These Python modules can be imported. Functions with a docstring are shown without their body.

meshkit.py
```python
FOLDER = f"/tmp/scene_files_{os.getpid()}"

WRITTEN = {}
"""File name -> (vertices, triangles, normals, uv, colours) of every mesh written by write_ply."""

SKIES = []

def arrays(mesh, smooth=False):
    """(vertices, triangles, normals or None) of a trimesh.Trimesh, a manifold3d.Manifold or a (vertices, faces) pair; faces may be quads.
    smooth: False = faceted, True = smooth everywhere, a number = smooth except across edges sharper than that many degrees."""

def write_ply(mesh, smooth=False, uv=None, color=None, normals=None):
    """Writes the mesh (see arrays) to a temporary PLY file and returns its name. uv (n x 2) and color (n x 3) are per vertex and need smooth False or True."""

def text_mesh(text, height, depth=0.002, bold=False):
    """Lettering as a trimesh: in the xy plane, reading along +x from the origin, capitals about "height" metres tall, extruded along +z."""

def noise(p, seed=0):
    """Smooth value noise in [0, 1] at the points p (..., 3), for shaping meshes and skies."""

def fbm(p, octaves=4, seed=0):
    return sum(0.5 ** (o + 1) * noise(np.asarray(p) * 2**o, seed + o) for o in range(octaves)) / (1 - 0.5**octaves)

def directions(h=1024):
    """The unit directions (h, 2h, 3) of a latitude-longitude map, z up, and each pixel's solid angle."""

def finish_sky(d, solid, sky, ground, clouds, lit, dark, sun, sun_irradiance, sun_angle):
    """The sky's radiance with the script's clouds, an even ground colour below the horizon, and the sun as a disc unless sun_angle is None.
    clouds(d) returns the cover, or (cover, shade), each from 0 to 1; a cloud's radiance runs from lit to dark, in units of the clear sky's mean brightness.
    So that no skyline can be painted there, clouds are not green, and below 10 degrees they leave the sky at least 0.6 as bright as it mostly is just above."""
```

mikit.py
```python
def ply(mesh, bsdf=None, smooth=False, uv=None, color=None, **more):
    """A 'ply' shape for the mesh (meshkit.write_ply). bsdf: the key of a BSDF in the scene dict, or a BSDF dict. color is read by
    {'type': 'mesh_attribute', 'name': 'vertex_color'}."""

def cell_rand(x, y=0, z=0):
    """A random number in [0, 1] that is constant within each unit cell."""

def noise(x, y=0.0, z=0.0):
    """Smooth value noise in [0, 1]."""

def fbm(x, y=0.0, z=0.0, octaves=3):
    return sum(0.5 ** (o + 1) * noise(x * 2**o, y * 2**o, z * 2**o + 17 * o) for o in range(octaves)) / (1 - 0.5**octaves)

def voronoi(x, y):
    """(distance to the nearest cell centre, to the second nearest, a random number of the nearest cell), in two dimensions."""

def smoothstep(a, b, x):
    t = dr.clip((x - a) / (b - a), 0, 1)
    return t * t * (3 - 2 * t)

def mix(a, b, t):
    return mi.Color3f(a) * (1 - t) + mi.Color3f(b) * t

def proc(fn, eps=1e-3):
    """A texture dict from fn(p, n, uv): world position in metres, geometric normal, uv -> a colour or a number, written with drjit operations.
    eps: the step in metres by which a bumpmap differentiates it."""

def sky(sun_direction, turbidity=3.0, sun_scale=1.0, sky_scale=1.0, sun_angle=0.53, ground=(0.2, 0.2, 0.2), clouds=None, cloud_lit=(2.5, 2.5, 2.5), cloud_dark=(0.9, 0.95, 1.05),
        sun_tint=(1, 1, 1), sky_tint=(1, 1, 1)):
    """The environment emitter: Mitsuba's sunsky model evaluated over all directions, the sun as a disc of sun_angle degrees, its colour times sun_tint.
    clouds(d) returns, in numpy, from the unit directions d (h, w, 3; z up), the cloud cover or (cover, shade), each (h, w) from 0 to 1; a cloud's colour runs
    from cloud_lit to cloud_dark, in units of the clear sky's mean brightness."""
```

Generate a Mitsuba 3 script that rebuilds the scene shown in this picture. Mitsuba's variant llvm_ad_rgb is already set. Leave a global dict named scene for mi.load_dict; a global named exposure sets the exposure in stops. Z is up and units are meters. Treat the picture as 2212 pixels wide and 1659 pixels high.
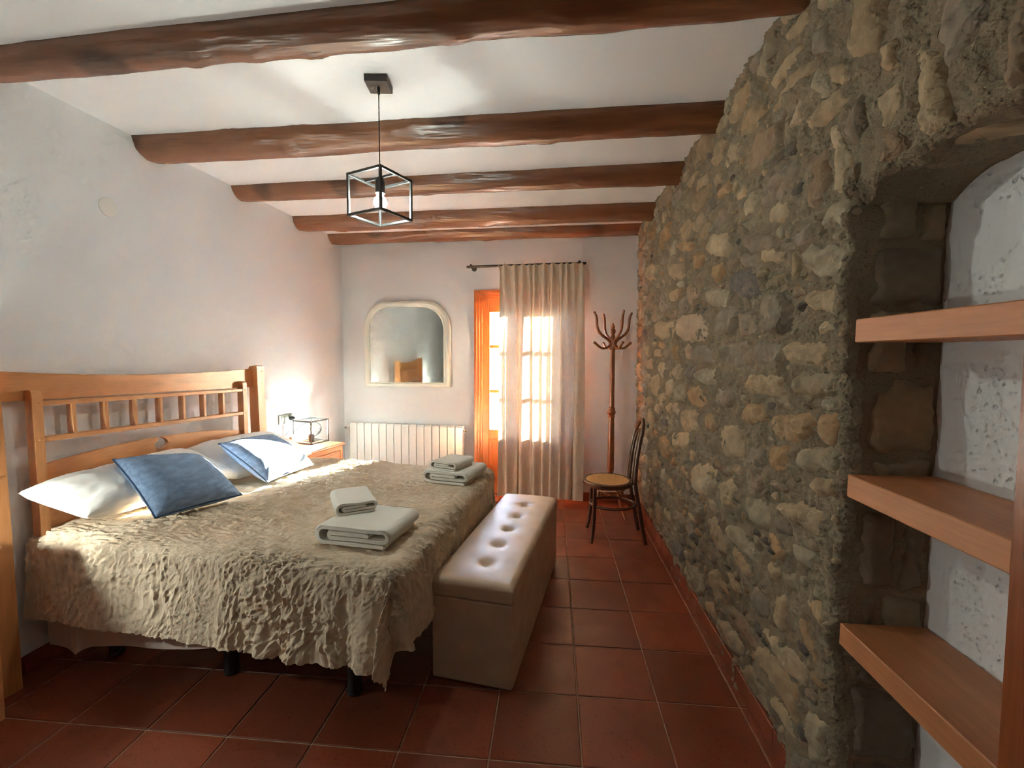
import math, random
import numpy as np, trimesh, manifold3d, drjit as dr, mitsuba as mi, mikit, meshkit
from shapely.geometry import Polygon, LineString, Point
from mikit import proc, noise, fbm, voronoi, cell_rand, smoothstep, mix

T = mi.ScalarTransform4f
scene, labels = {}, {}
rng = np.random.default_rng(7)
random.seed(7)

# ---------------------------------------------------------------- camera, sky, exposure
exposure = 3.05
CAM = np.array([0.2166, -3.505, 1.4483])
_r = np.array([0.995849, 0.090981, 0.0])
FWD = np.array([-0.090791, 0.993777, -0.064262])
UP = np.array([-0.009487, 0.063631, 0.997928])
scene['camera'] = {'type': 'perspective', 'fov': 97.674, 'fov_axis': 'x', 'near_clip': 0.02, 'far_clip': 500.0,
                   'to_world': T().look_at(origin=CAM.tolist(), target=(CAM + FWD).tolist(), up=UP.tolist())}
SUN = np.array([0.52, 0.855, 0.375])
scene['sky'] = mikit.sky(SUN.tolist(), turbidity=3.0, sun_scale=90.0, sky_scale=70.0, ground=(0.30, 0.28, 0.25), sun_tint=(0.90, 1.0, 1.18), sky_tint=(0.96, 1.0, 1.07))
BULB_PENDANT, BULB_FAR, BULB_NEAR = 62.0, 72.0, 100.0     # radiance of the lamp bulbs


# ---------------------------------------------------------------- helpers
def lin(r, g, b):
    c = np.array([r, g, b]) / 255.0
    return [float(x) for x in np.where(c <= 0.04045, c / 12.92, ((c + 0.055) / 1.055) ** 2.4)]


taken = set()


def newkey(name, parent=None):
    base = f'{parent}__{name}' if parent else name
    k, i = base, 0
    while k in taken:
        i += 1
        k = f'{base}_{i:03d}'
    taken.add(k)
    return k


def obj(name, mesh, mat, parent=None, smooth=35, label=None, **kw):
    k = newkey(name, parent)
    scene[k] = mikit.ply(mesh, mat, smooth, **kw)
    if label:
        labels[k] = {'label': label}
    return k


def copy_shape(name, shape, to_world, parent=None, mat=None):
    k = newkey(name, parent)
    s = {**shape, 'to_world': to_world}
    if mat:
        s['bsdf'] = {'type': 'ref', 'id': mat}
    scene[k] = s
    return k


def thing(name, label, cat, group=None):
    k = newkey(name)
    labels[k] = {'label': label, 'category': cat}
    if group:
        labels[k]['group'] = group
    return k


def tag(k, label, cat, group=None):
    labels[k] = {'label': label, 'category': cat}
    if group:
        labels[k]['group'] = group
    return k


def structure(name, mesh, mat, label=None, smooth=35, **kw):
    k = obj(name, mesh, mat, None, smooth, **kw)
    labels[k] = {'kind': 'structure'}
    if label:
        labels[k]['label'] = label
    return k


def structure_group(name, label=None):
    k = newkey(name)
    labels[k] = {'kind': 'structure'}
    if label:
        labels[k]['label'] = label
    return k


def M4(o=(0, 0, 0), ex=(1, 0, 0), ey=(0, 1, 0), ez=(0, 0, 1)):
    m = np.eye(4)
    m[:3, 0], m[:3, 1], m[:3, 2], m[:3, 3] = ex, ey, ez, o
    return m


def rotz(deg, o=(0, 0, 0)):
    c, s = math.cos(math.radians(deg)), math.sin(math.radians(deg))
    return M4(o, (c, s, 0), (-s, c, 0))


def move(mesh, m):
    mesh = mesh.copy()
    mesh.apply_transform(m)
    return mesh


def shift(mesh, x=0, y=0, z=0):
    mesh = mesh.copy()
    mesh.apply_translation([x, y, z])
    return mesh


def cat(*ms):
    return trimesh.util.concatenate(list(ms))


def from_manifold(m):
    q = m.to_mesh()
    return trimesh.Trimesh(np.array(q.vert_properties)[:, :3], np.array(q.tri_verts), process=False)


def rbox(x0, x1, y0, y1, z0, z1, r=0.003, seg=8):
    """Box between two corners with rounded edges of radius r."""
    r = min(r, (x1 - x0) / 2.01, (y1 - y0) / 2.01, (z1 - z0) / 2.01)
    pts = []
    if seg <= 4:      # chamfer
        for x, sx in ((x0, 1), (x1, -1)):
            for y, sy in ((y0, 1), (y1, -1)):
                for z, sz in ((z0, 1), (z1, -1)):
                    pts += [(x + sx * r, y + sy * r, z), (x + sx * r, y, z + sz * r), (x, y + sy * r, z + sz * r)]
        return trimesh.convex.convex_hull(np.array(pts))
    sp = trimesh.creation.uv_sphere(r, count=[seg, seg * 2]).vertices
    for x in (x0 + r, x1 - r):
        for y in (y0 + r, y1 - r):
            for z in (z0 + r, z1 - r):
                pts.append(sp + [x, y, z])
    return trimesh.convex.convex_hull(np.vstack(pts))


def cbox(x0, x1, y0, y1, z0, z1, r=0.003):
    return rbox(x0, x1, y0, y1, z0, z1, r, 4)


def tube(pts, rad, sides=10, closed=False, squash=None):
    """Swept round bar through points, radius may vary; parallel transported frames."""
    p = np.asarray(pts, float)
    n = len(p)
    rad = np.broadcast_to(rad, (n,))
    t = np.roll(p, -1, 0) - np.roll(p, 1, 0) if closed else np.gradient(p, axis=0)
    t /= np.linalg.norm(t, axis=1, keepdims=True) + 1e-12
    a = np.cross(t[0], [0, 0, 1.0] if abs(t[0][2]) < 0.9 else [1.0, 0, 0])
    a /= np.linalg.norm(a)
    A = [a]
    for i in range(1, n):
        a = A[-1] - t[i] * (A[-1] @ t[i])
        A.append(a / np.linalg.norm(a))
    A = np.array(A)
    B = np.cross(t, A)
    ang = np.arange(sides) * 2 * np.pi / sides
    v = p[:, None] + rad[:, None, None] * (np.cos(ang)[None, :, None] * A[:, None] + np.sin(ang)[None, :, None] * B[:, None])
    f = []
    m = n if closed else n - 1
    for i in range(m):
        for j in range(sides):
            q = [i * sides + j, i * sides + (j + 1) % sides, ((i + 1) % n) * sides + (j + 1) % sides, ((i + 1) % n) * sides + j]
            f += [[q[0], q[1], q[2]], [q[0], q[2], q[3]]]
    v = v.reshape(-1, 3)
    if not closed:
        v = np.vstack([v, p[:1], p[-1:]])
        c0, c1 = n * sides, n * sides + 1
        for j in range(sides):
            f += [[c0, (j + 1) % sides, j], [c1, (n - 1) * sides + j, (n - 1) * sides + (j + 1) % sides]]
    me = trimesh.Trimesh(v, f, process=False)
    if me.volume < 0:
        me.invert()
    return me


def spline(pts, n):
    """Catmull-Rom through points."""
    from scipy.interpolate import CubicSpline
    p = np.asarray(pts, float)
    d = np.r_[0, np.cumsum(np.linalg.norm(np.diff(p, axis=0), axis=1))]
    return CubicSpline(d, p)(np.linspace(0, d[-1], n))


def lathe(profile, n=24):
    """profile [(r, z)] turned about z."""
    p = np.array(profile, float)
    m = trimesh.creation.revolve(p, sections=n)
    if m.volume < 0:
        m.invert()
    return m


def prism(poly, depth):
    """2D polygon (list or shapely) extruded along +z by depth."""
    if not hasattr(poly, 'exterior'):
        poly = Polygon(poly)
    return trimesh.creation.extrude_polygon(poly, depth, engine='earcut')


def gridmesh(P):
    """(n, m, 3) points to a mesh."""
    n, m = P.shape[:2]
    i, j = np.meshgrid(np.arange(n - 1), np.arange(m - 1), indexing='ij')
    a = (i * m + j).ravel()
    f = np.vstack([np.stack([a, a + 1, a + m + 1], 1), np.stack([a, a + m + 1, a + m], 1)])
    return trimesh.Trimesh(P.reshape(-1, 3), f, process=False)


def vnormals(P):
    du, dv = np.gradient(P, axis=0), np.gradient(P, axis=1)
    n = np.cross(du, dv)
    return n / (np.linalg.norm(n, axis=-1, keepdims=True) + 1e-12)


def nz(p, f, seed=0, octaves=3):
    """centred fbm of points p times frequency."""
    return meshkit.fbm(np.asarray(p) * np.asarray(f), octaves, seed) - 0.5


# ---------------------------------------------------------------- materials
def mat(name, color, rough=0.6, bump=None, bump_scale=1.0, eps=1e-3, twosided=True, **kw):
    if callable(color):
        color = proc(color)
    elif not isinstance(color, dict):
        color = {'type': 'rgb', 'value': list(color)}
    if callable(rough):
        rough = proc(rough)
    b = {'type': 'principled', 'base_color': color, 'roughness': rough, **kw}
    if bump:
        b = {'type': 'bumpmap', 'arbitrary': proc(bump, eps), 'bsdf': b, 'scale': bump_scale}
    scene[name] = {'type': 'twosided', 'bsdf': b} if twosided else b
    return name


def stucco_h(p, n, uv):
    # rotated coordinates hide the lattice of the noise
    x = 0.80 * p.x + 0.36 * p.y + 0.48 * p.z
    y = -0.53 * p.x + 0.77 * p.y + 0.36 * p.z
    z = -0.28 * p.x - 0.53 * p.y + 0.80 * p.z
    g = fbm(x * 36, y * 36, z * 36, 2)
    w = noise(x * 120 + g * 2.2, y * 120 - g * 1.7, z * 120 + g * 2.0)
    pits = smoothstep(0.60, 1.0, w) * (0.35 + 0.65 * smoothstep(0.15, 0.55, noise(x * 9, y * 9, z * 9)))
    return g * 0.0040 - pits * 0.0070


mat('mat_stucco', lin(226, 226, 226), 0.85, stucco_h, 1.0, 1.5e-3, specular=0.3)
mat('mat_ceiling', lin(226, 226, 226), 0.9, specular=0.2)


def wood(c_dark, c_light, axis, ring=26.0, along=1.6, knots=0.0, seed=0.0):
    cd, cl = mi.Color3f(c_dark), mi.Color3f(c_light)

    def fn(p, n, uv):
        q = [p.x, p.y, p.z]
        l = q.pop(axis)
        w = fbm(q[0] * 7 + seed, q[1] * 7, l * along, 3)
        g = noise(q[0] * ring + w * 7 + seed, q[1] * ring + w * 5, l * along * 0.7)
        fine = noise(q[0] * 240, q[1] * 240, l * 9 + seed)
        t = g * 0.55 + fine * 0.25 + w * 0.35 - 0.1
        c = mix(cd, cl, dr.clip(t, 0, 1))
        if knots:
            k = noise(q[0] * 5 + 3 * seed, q[1] * 5 + 1.7, l * 3.2 + 2.1 * seed)
            c = c * (1 - knots * smoothstep(0.72, 0.86, k))
        return c
    return fn


def beam_h(p, n, uv):
    return fbm(p.x * 4, p.y * 38, p.z * 38, 3) * 0.006 + noise(p.x * 18, p.y * 90, p.z * 90) * 0.0012


mat('mat_beam', wood(lin(50, 30, 20), lin(114, 72, 43), 0, 20, 1.2, 0.6), 0.34, beam_h, 1.0, 1.5e-3, specular=0.5, clearcoat=0.25, clearcoat_gloss=0.75)
mat('mat_pine', wood(lin(156, 102, 60), lin(204, 146, 94), 1, 24, 1.3, 0.35, 1.0), 0.38, specular=0.45)
mat('mat_pine_up', wood(lin(156, 102, 60), lin(204, 146, 94), 2, 24, 1.3, 0.35, 2.0), 0.38, specular=0.45)
mat('mat_nightstand', wood(lin(186, 118, 74), lin(214, 152, 104), 1, 22, 1.2, 0.2, 3.0), 0.42, specular=0.4)
mat('mat_doorwood', wood(lin(176, 82, 26), lin(214, 118, 48), 2, 26, 1.3, 0.35, 4.0), 0.34, specular=0.5)
mat('mat_shelf', wood(lin(148, 96, 60), lin(184, 128, 86), 1, 30, 1.6, 0.0, 5.0), 0.42, specular=0.45)
mat('mat_coatwood', wood(lin(92, 46, 22), lin(132, 74, 38), 2, 40, 2.0, 0.0, 6.0), 0.28, specular=0.5, clearcoat=0.4)
mat('mat_bentwood', wood(lin(40, 22, 16), lin(66, 38, 26), 2, 40, 2.0, 0.0, 7.0), 0.26, specular=0.5, clearcoat=0.4)


def tile_c(p, n, uv):
    i, j = dr.floor(p.x * 3), dr.floor(p.y * 3)
    r = cell_rand(i + 31, j + 57, 3)
    c = mix(lin(94, 46, 31), lin(118, 58, 39), r)
    blot = fbm(p.x * 5, p.y * 5, 0.3, 3)
    c = mix(c, mi.Color3f(lin(84, 42, 27)), smoothstep(0.4, 0.75, blot) * 0.7)
    speck = smoothstep(0.80, 0.9, noise(p.x * 160, p.y * 160, p.z * 160))
    return c * (1 - 0.25 * speck)


def tile_r(p, n, uv):
    return 0.30 + 0.18 * fbm(p.x * 6, p.y * 6, 1.0, 2)


mat('mat_tile', tile_c, tile_r, specular=0.45)
mat('mat_grout', lambda p, n, uv: mix(lin(112, 90, 74), lin(150, 126, 104), fbm(p.x * 30, p.y * 30, p.z * 30, 2)), 0.9)


def stone_h(p, n, uv):
    q = fbm(p.x * 90, p.y * 60, p.z * 90, 3)
    r = noise(p.x * 240, p.y * 240, p.z * 240)
    return q * 0.011 + r * 0.003


mat('mat_stone', {'type': 'mesh_attribute', 'name': 'vertex_color'}, 0.85, stone_h, 1.0, 1e-3, specular=0.25)


def mortar_c(p, n, uv):
    a = fbm(p.x * 8, p.y * 8, p.z * 8, 3)
    b = noise(p.x * 260, p.y * 260, p.z * 260)
    c = mix(lin(102, 93, 78), lin(132, 121, 101), a)
    c = mix(c, mi.Color3f(lin(78, 70, 58)), smoothstep(0.62, 0.9, b) * 0.6)
    return mix(c, mi.Color3f(lin(206, 196, 176)), smoothstep(0.88, 0.97, noise(p.x * 330 + 7, p.y * 330, p.z * 330)) * 0.7)


def mortar_h(p, n, uv):
    return fbm(p.x * 130, p.y * 130, p.z * 130, 3) * 0.014


mat('mat_mortar', mortar_c, 0.95, mortar_h, 1.0, 1e-3, specular=0.15)


def fur_c(p, n, uv):
    a = fbm(p.x * 26, p.y * 26, p.z * 26, 3)
    return mix(lin(186, 166, 142), lin(214, 197, 175), a)


def fur_h(p, n, uv):
    return fbm(p.x * 120, p.y * 190, p.z * 90, 3) * 0.006


mat('mat_fur', fur_c, 0.95, fur_h, 1.0, 1e-3, specular=0.1, sheen=0.6, sheen_tint=0.5)
mat('mat_cotton', lin(232, 231, 228), 0.8, lambda p, n, uv: fbm(p.x * 14, p.y * 14, p.z * 14, 3) * 0.010, 1.0, 2e-3, specular=0.2, sheen=0.2)
mat('mat_sheet', lin(214, 200, 190), 0.85, specular=0.2)
mat('mat_towel', lin(226, 222, 212), 0.95, lambda p, n, uv: noise(p.x * 420, p.y * 420, p.z * 420) * 0.003, 1.0, 6e-4, specular=0.1, sheen=0.3)


def velvet_c(p, n, uv):
    a = fbm(p.x * 60, p.y * 25, p.z * 60, 3)
    return mix(lin(90, 111, 139), lin(110, 132, 160), smoothstep(0.25, 0.75, a))


mat('mat_velvet', velvet_c, 0.9, lambda p, n, uv: noise(p.x * 300, p.y * 300, p.z * 300) * 0.0012, 1.0, 6e-4, specular=0.1, sheen=0.9, sheen_tint=0.6)
mat('mat_piping', lin(42, 58, 82), 0.85, specular=0.15)


def leather_h(p, n, uv):
    d1, d2, r = voronoi(p.x * 260 + p.z * 130, p.y * 260 + p.z * 90)
    return (d2 - d1) * 0.0005 + fbm(p.x * 25, p.y * 25, p.z * 25, 3) * 0.002


mat('mat_leather', lambda p, n, uv: mix(lin(176, 151, 128), lin(198, 174, 151), fbm(p.x * 12, p.y * 12, p.z * 12, 3)), 0.40, leather_h, 1.0, 6e-4, specular=0.5)
mat('mat_enamel', lin(236, 234, 228), 0.3, specular=0.5)
mat('mat_greyplastic', lin(120, 122, 122), 0.5)
mat('mat_steelplate', lin(104, 112, 106), 0.4, metallic=0.2)
mat('mat_cream', lin(232, 228, 214), 0.4, specular=0.5)
mat('mat_black', lin(26, 27, 28), 0.5, specular=0.4)
mat('mat_blackmetal', lin(34, 36, 36), 0.42, specular=0.5)
mat('mat_brass', lin(176, 140, 84), 0.3, metallic=0.9)
mat('mat_darkmetal', lin(74, 60, 48), 0.35, metallic=0.8)
mat('mat_dark', lin(30, 26, 24), 0.9)
mat('mat_cap', lin(222, 219, 212), 0.6)
scene['mat_mirror'] = {'type': 'twosided', 'bsdf': {'type': 'conductor', 'material': 'none', 'specular_reflectance': {'type': 'rgb', 'value': [0.82, 0.86, 0.82]}}}
scene['mat_pane'] = {'type': 'thindielectric', 'int_ior': 1.5}
scene['mat_linen'] = {'type': 'principledthin', 'base_color': proc(lambda p, n, uv: mix(lin(182, 168, 148), lin(212, 200, 182), noise(p.x * 500, p.y * 20, p.z * 24) * 0.5 + noise(p.x * 20, p.y * 500, p.z * 500) * 0.5)),
                      'roughness': 0.9, 'diff_trans': 0.08, 'spec_trans': 0.0, 'eta': 1.3}


def cane_c(p, n, uv):
    s = 0.5 + 0.5 * dr.sin(p.x * 2 * math.pi / 0.0135)
    t = 0.5 + 0.5 * dr.sin(p.y * 2 * math.pi / 0.0135)
    hole = smoothstep(0.62, 0.8, s) * smoothstep(0.35, 0.6, t)
    return mix(mix(lin(196, 148, 84), lin(222, 178, 112), noise(p.x * 200, p.y * 200, 0.0)), lin(60, 36, 20), hole * 0.9)


mat('mat_cane', cane_c, 0.55)
mat('mat_house', lin(230, 226, 218), 0.9)
mat('mat_rooftile', lambda p, n, uv: mix(lin(170, 172, 176), lin(205, 206, 208), fbm(p.x * 4, p.y * 4, p.z * 4, 3)), 0.8)
mat('mat_ground', lin(176, 168, 156), 0.95)


def bulb_mat(name, rad):
    scene[name] = {'type': 'diffuse', 'reflectance': {'type': 'rgb', 'value': [0.9, 0.9, 0.85]}}
    return {'type': 'area', 'radiance': {'type': 'rgb', 'value': [rad * 0.93, rad * 1.0, rad * 0.90]}}


EMIT_PENDANT = bulb_mat('mat_bulb', BULB_PENDANT)
EMIT_FAR, EMIT_NEAR = bulb_mat('mat_bulb', BULB_FAR), bulb_mat('mat_bulb', BULB_NEAR)

# ---------------------------------------------------------------- planes of the room
H = 2.66                                             # ceiling
TB = math.radians(5.0)                               # the back wall is turned 5 degrees against the tiles
DB, NB = np.array([math.cos(TB), -math.sin(TB)]), np.array([math.sin(TB), math.cos(TB)])
PB = np.array([0.57, 0.94])
MB = M4((PB[0], PB[1], 0), (DB[0], DB[1], 0), (NB[0], NB[1], 0))   # back wall frame: u along wall, v outwards, z up
DL = np.array([0.035, 1.0]) / math.hypot(0.035, 1.0)
NL = np.array([DL[1], -DL[0]])                        # into the room
PL = np.array([-2.05, 1.15])
ML = M4((PL[0], PL[1], 0), (DL[0], DL[1], 0), (NL[0], NL[1], 0), (0, 0, 1))  # left wall frame: u along wall (to the back), v into room
# (mirrored frame: ex x ey = -ez, so meshes moved by ML are inverted again)


def moveL(mesh):
    m = move(mesh, ML)
    if np.linalg.det(ML[:3, :3]) < 0 and m.volume < 0:
        m.invert()
    return m


A6 = math.radians(6.0)
MBED = M4((0, 0, 0), (math.cos(A6), -math.sin(A6), 0), (math.sin(A6), math.cos(A6), 0))   # bed frame: a to the foot, b to the far side
REAR = -6.0
# ================================================================ STRUCTURE
# floor: grout bed and every tile
fl = structure('floor', cbox(-2.8, 1.6, REAR - 0.2, 1.6, -0.12, -0.004, 0.001), 'mat_grout', smooth=False)
tile_ply = mikit.ply(cbox(-0.1636, 0.1636, -0.1636, 0.1636, -0.012, 0, 0.0022), 'mat_tile', False)
cut_ply = mikit.ply(cbox(-0.0215, 0.0215, -0.1636, 0.1636, -0.012, 0, 0.0022), 'mat_tile', False)
for i in range(-7, 4):
    for j in range(-16, 4):
        x, y = (i + 0.5) / 3, (j + 0.5) / 3
        if i == 3:
            copy_shape('tile', cut_ply, T().translate([1.0247, y, float(rng.normal(0, 0.0003))]), fl)
            continue
        tw = T().translate([x, y, float(rng.normal(0, 0.0003))]).rotate([1, 0, 0], float(rng.normal(0, 0.05))).rotate([0, 1, 0], float(rng.normal(0, 0.05)))
        copy_shape('tile', tile_ply, tw, fl)

structure('ceiling', cbox(-2.8, 1.6, REAR - 0.2, 1.5, H, H + 0.2, 0.001), 'mat_ceiling', smooth=False)
structure('wall_left', moveL(cbox(-7.6, 0.3, -0.25, 0, -0.1, H + 0.05, 0.001)), 'mat_stucco', smooth=False)

# back wall with the door opening (u from -1.168 to -0.092)
DU0, DU1, DZ = -1.16, -0.10, 2.10
bw = [cbox(-2.95, DU0, 0, 0.30, -0.1, H + 0.05, 0.0005), cbox(DU1, 0.9, 0, 0.30, -0.1, H + 0.05, 0.0005), cbox(DU0 - 0.0006, DU1 + 0.0006, 0, 0.30, DZ, H + 0.05, 0.0005)]
structure('wall_back', cat(*[move(b, MB) for b in bw]), 'mat_stucco', smooth=False)

structure('wall_rear', cbox(-2.8, 1.6, REAR - 0.25, REAR, -0.1, H + .05, .0005), 'mat_mortar', smooth=False)

# ---- stone wall on the right: mortar bed with the stones in it
NY, NTOP, NBX = -2.19, 1.915, 1.262                  # niche: far reveal, soffit, plaster back
NY1 = -3.35


def wallx(y, z):
    return 1.046 - 0.010 * np.asarray(z)


def stone_relief(y, z):
    p = np.stack([np.asarray(y, float), np.asarray(z, float), 0 * np.asarray(y, float)], -1)
    big = nz(p, 3.0, 11, 2) * 0.028
    lump = (np.abs(nz(p + 0.03 * nz(p, 9.0, 12, 2)[..., None], 12.0, 5, 2)) - .08) * 0.060
    grit = (np.abs(nz(p, 44.0, 6, 2)) - .1) * 0.030
    return big + lump + grit + nz(p, 110.0, 7, 1) * 0.0035


ER = 0.030                                            # rounding of the edge of the opening


def edge_y(z):
    z = np.asarray(z, float)
    return nz(np.stack([0 * z, z, 0 * z], -1), 7.0, 21, 3) * 0.055 * np.clip((NTOP - z) / .12, 0, 1)


def edge_z(y):
    y = np.asarray(y, float)
    return nz(np.stack([y, 0 * y, 0 * y + 3], -1), 7.0, 22, 3) * 0.050 * np.clip((NY - y) / .12, 0, 1) - .060 * np.clip(1 - (NY - y) / .14, 0, 1) ** 2


def recess(y, z):
    """how far the face falls back close to the opening"""
    d = np.where(z < NTOP, y - NY, np.where(y < NY, z - NTOP, np.hypot(np.maximum(y - NY, 0), np.maximum(z - NTOP, 0))))
    d = np.clip(d, 0, ER)
    return ER - np.sqrt(np.maximum(ER ** 2 - (ER - d) ** 2, 0))


def mortar_patch(y0, y1, z0, z1, step=0.0065):
    ys, zs = np.linspace(y0, y1, max(2, int((y1 - y0) / step))), np.linspace(z0, z1, max(2, int((z1 - z0) / step)))
    return np.meshgrid(ys, zs, indexing='ij')


def patch_mesh(Yg, Zg):
    Xg = wallx(Yg, Zg) - stone_relief(Yg, Zg) + recess(Yg, Zg)
    ey = edge_y(Zg) * np.clip(1 - (Yg - NY) / 0.10, 0, 1) ** 2 * (Yg >= NY)
    ez = edge_z(Yg) * np.clip(1 - (Zg - NTOP) / 0.10, 0, 1) ** 2 * (Zg >= NTOP) * (Yg <= NY + .001)
    m = gridmesh(np.stack([Xg, Yg + ey, Zg + ez], -1))
    m.invert()
    return m


Ya, Za = mortar_patch(NY, 0.99, -0.02, H + 0.03)
Yb, Zb = mortar_patch(-3.6, NY, NTOP, H + 0.03, .0085)
Yc, Zc = mortar_patch(REAR, NY1, -0.02, NTOP, 0.04)
Yd, Zd = mortar_patch(REAR, -3.6, NTOP, H + .03, 0.04)
wr = structure('wall_right', cat(patch_mesh(Ya, Za), patch_mesh(Yb, Zb), patch_mesh(Yc, Zc), patch_mesh(Yd, Zd)), 'mat_mortar', smooth=60)

# reveal (far side of the niche) and soffit run on from the rounded edge
zs = np.linspace(-0.02, NTOP + .04, 260)
tt = np.linspace(0, 1, 40)
Tg, Zg = np.meshgrid(tt, zs, indexing='ij')
x0 = wallx(NY, Zg) - stone_relief(NY + 0 * Zg, Zg) + ER
Xg = x0 + (NBX + .02 - x0) * Tg
rel = nz(np.stack([Xg * .6, Zg, 0 * Xg], -1), 9.0, 31, 3) * 0.030 + nz(np.stack([Xg, Zg, 0 * Xg], -1), 44.0, 32, 2) * .008
rev = gridmesh(np.stack([Xg, NY + edge_y(Zg) * (1 - Tg) ** 1.5 - rel * np.clip(Tg * 8, 0, 1), Zg], -1))
ys = np.linspace(NY1, NY + .02, 150)
Tg, Yg = np.meshgrid(tt, ys, indexing='ij')
x0 = wallx(Yg, NTOP) - stone_relief(Yg, NTOP + 0 * Yg) + ER
Xg = x0 + (NBX + .02 - x0) * Tg
rel = nz(np.stack([Xg * .5, Yg, 0 * Xg], -1), 9.0, 33, 3) * 0.030 + nz(np.stack([Xg, Yg, 0 * Xg], -1), 44.0, 34, 2) * .008
corner_ = -.060 * np.clip(1 - (NY - Yg) / .14, 0, 1) ** 2
sof = gridmesh(np.stack([Xg, Yg, NTOP + (edge_z(Yg) - corner_) * (1 - Tg) ** 1.5 + corner_ - rel * np.clip(Tg * 8, 0, 1)], -1))
sof.invert()
near_side = cbox(1.03, 1.5, NY1 - .3, NY1, -0.02, NTOP, .001)
back = cat(cbox(1.10, 1.5, NY + .06, 1.3, -0.1, H + .05, .001), cbox(1.10, 1.5, REAR - .2, NY + .06, NTOP + .06, H + .05, .001), cbox(NBX + .04, 1.5, REAR - .2, NY + .1, -0.1, NTOP + .1, .001))
obj('reveal_mortar', cat(rev, sof, near_side), 'mat_mortar', wr, smooth=60)
obj('core', back, 'mat_mortar', wr, smooth=False)
structure('wall_niche', cbox(NBX, NBX + .03, NY1 - .02, NY + .06, -0.02, NTOP + .06, .0005), 'mat_stucco', smooth=False, label='white stucco back of the shelf niche')

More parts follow.
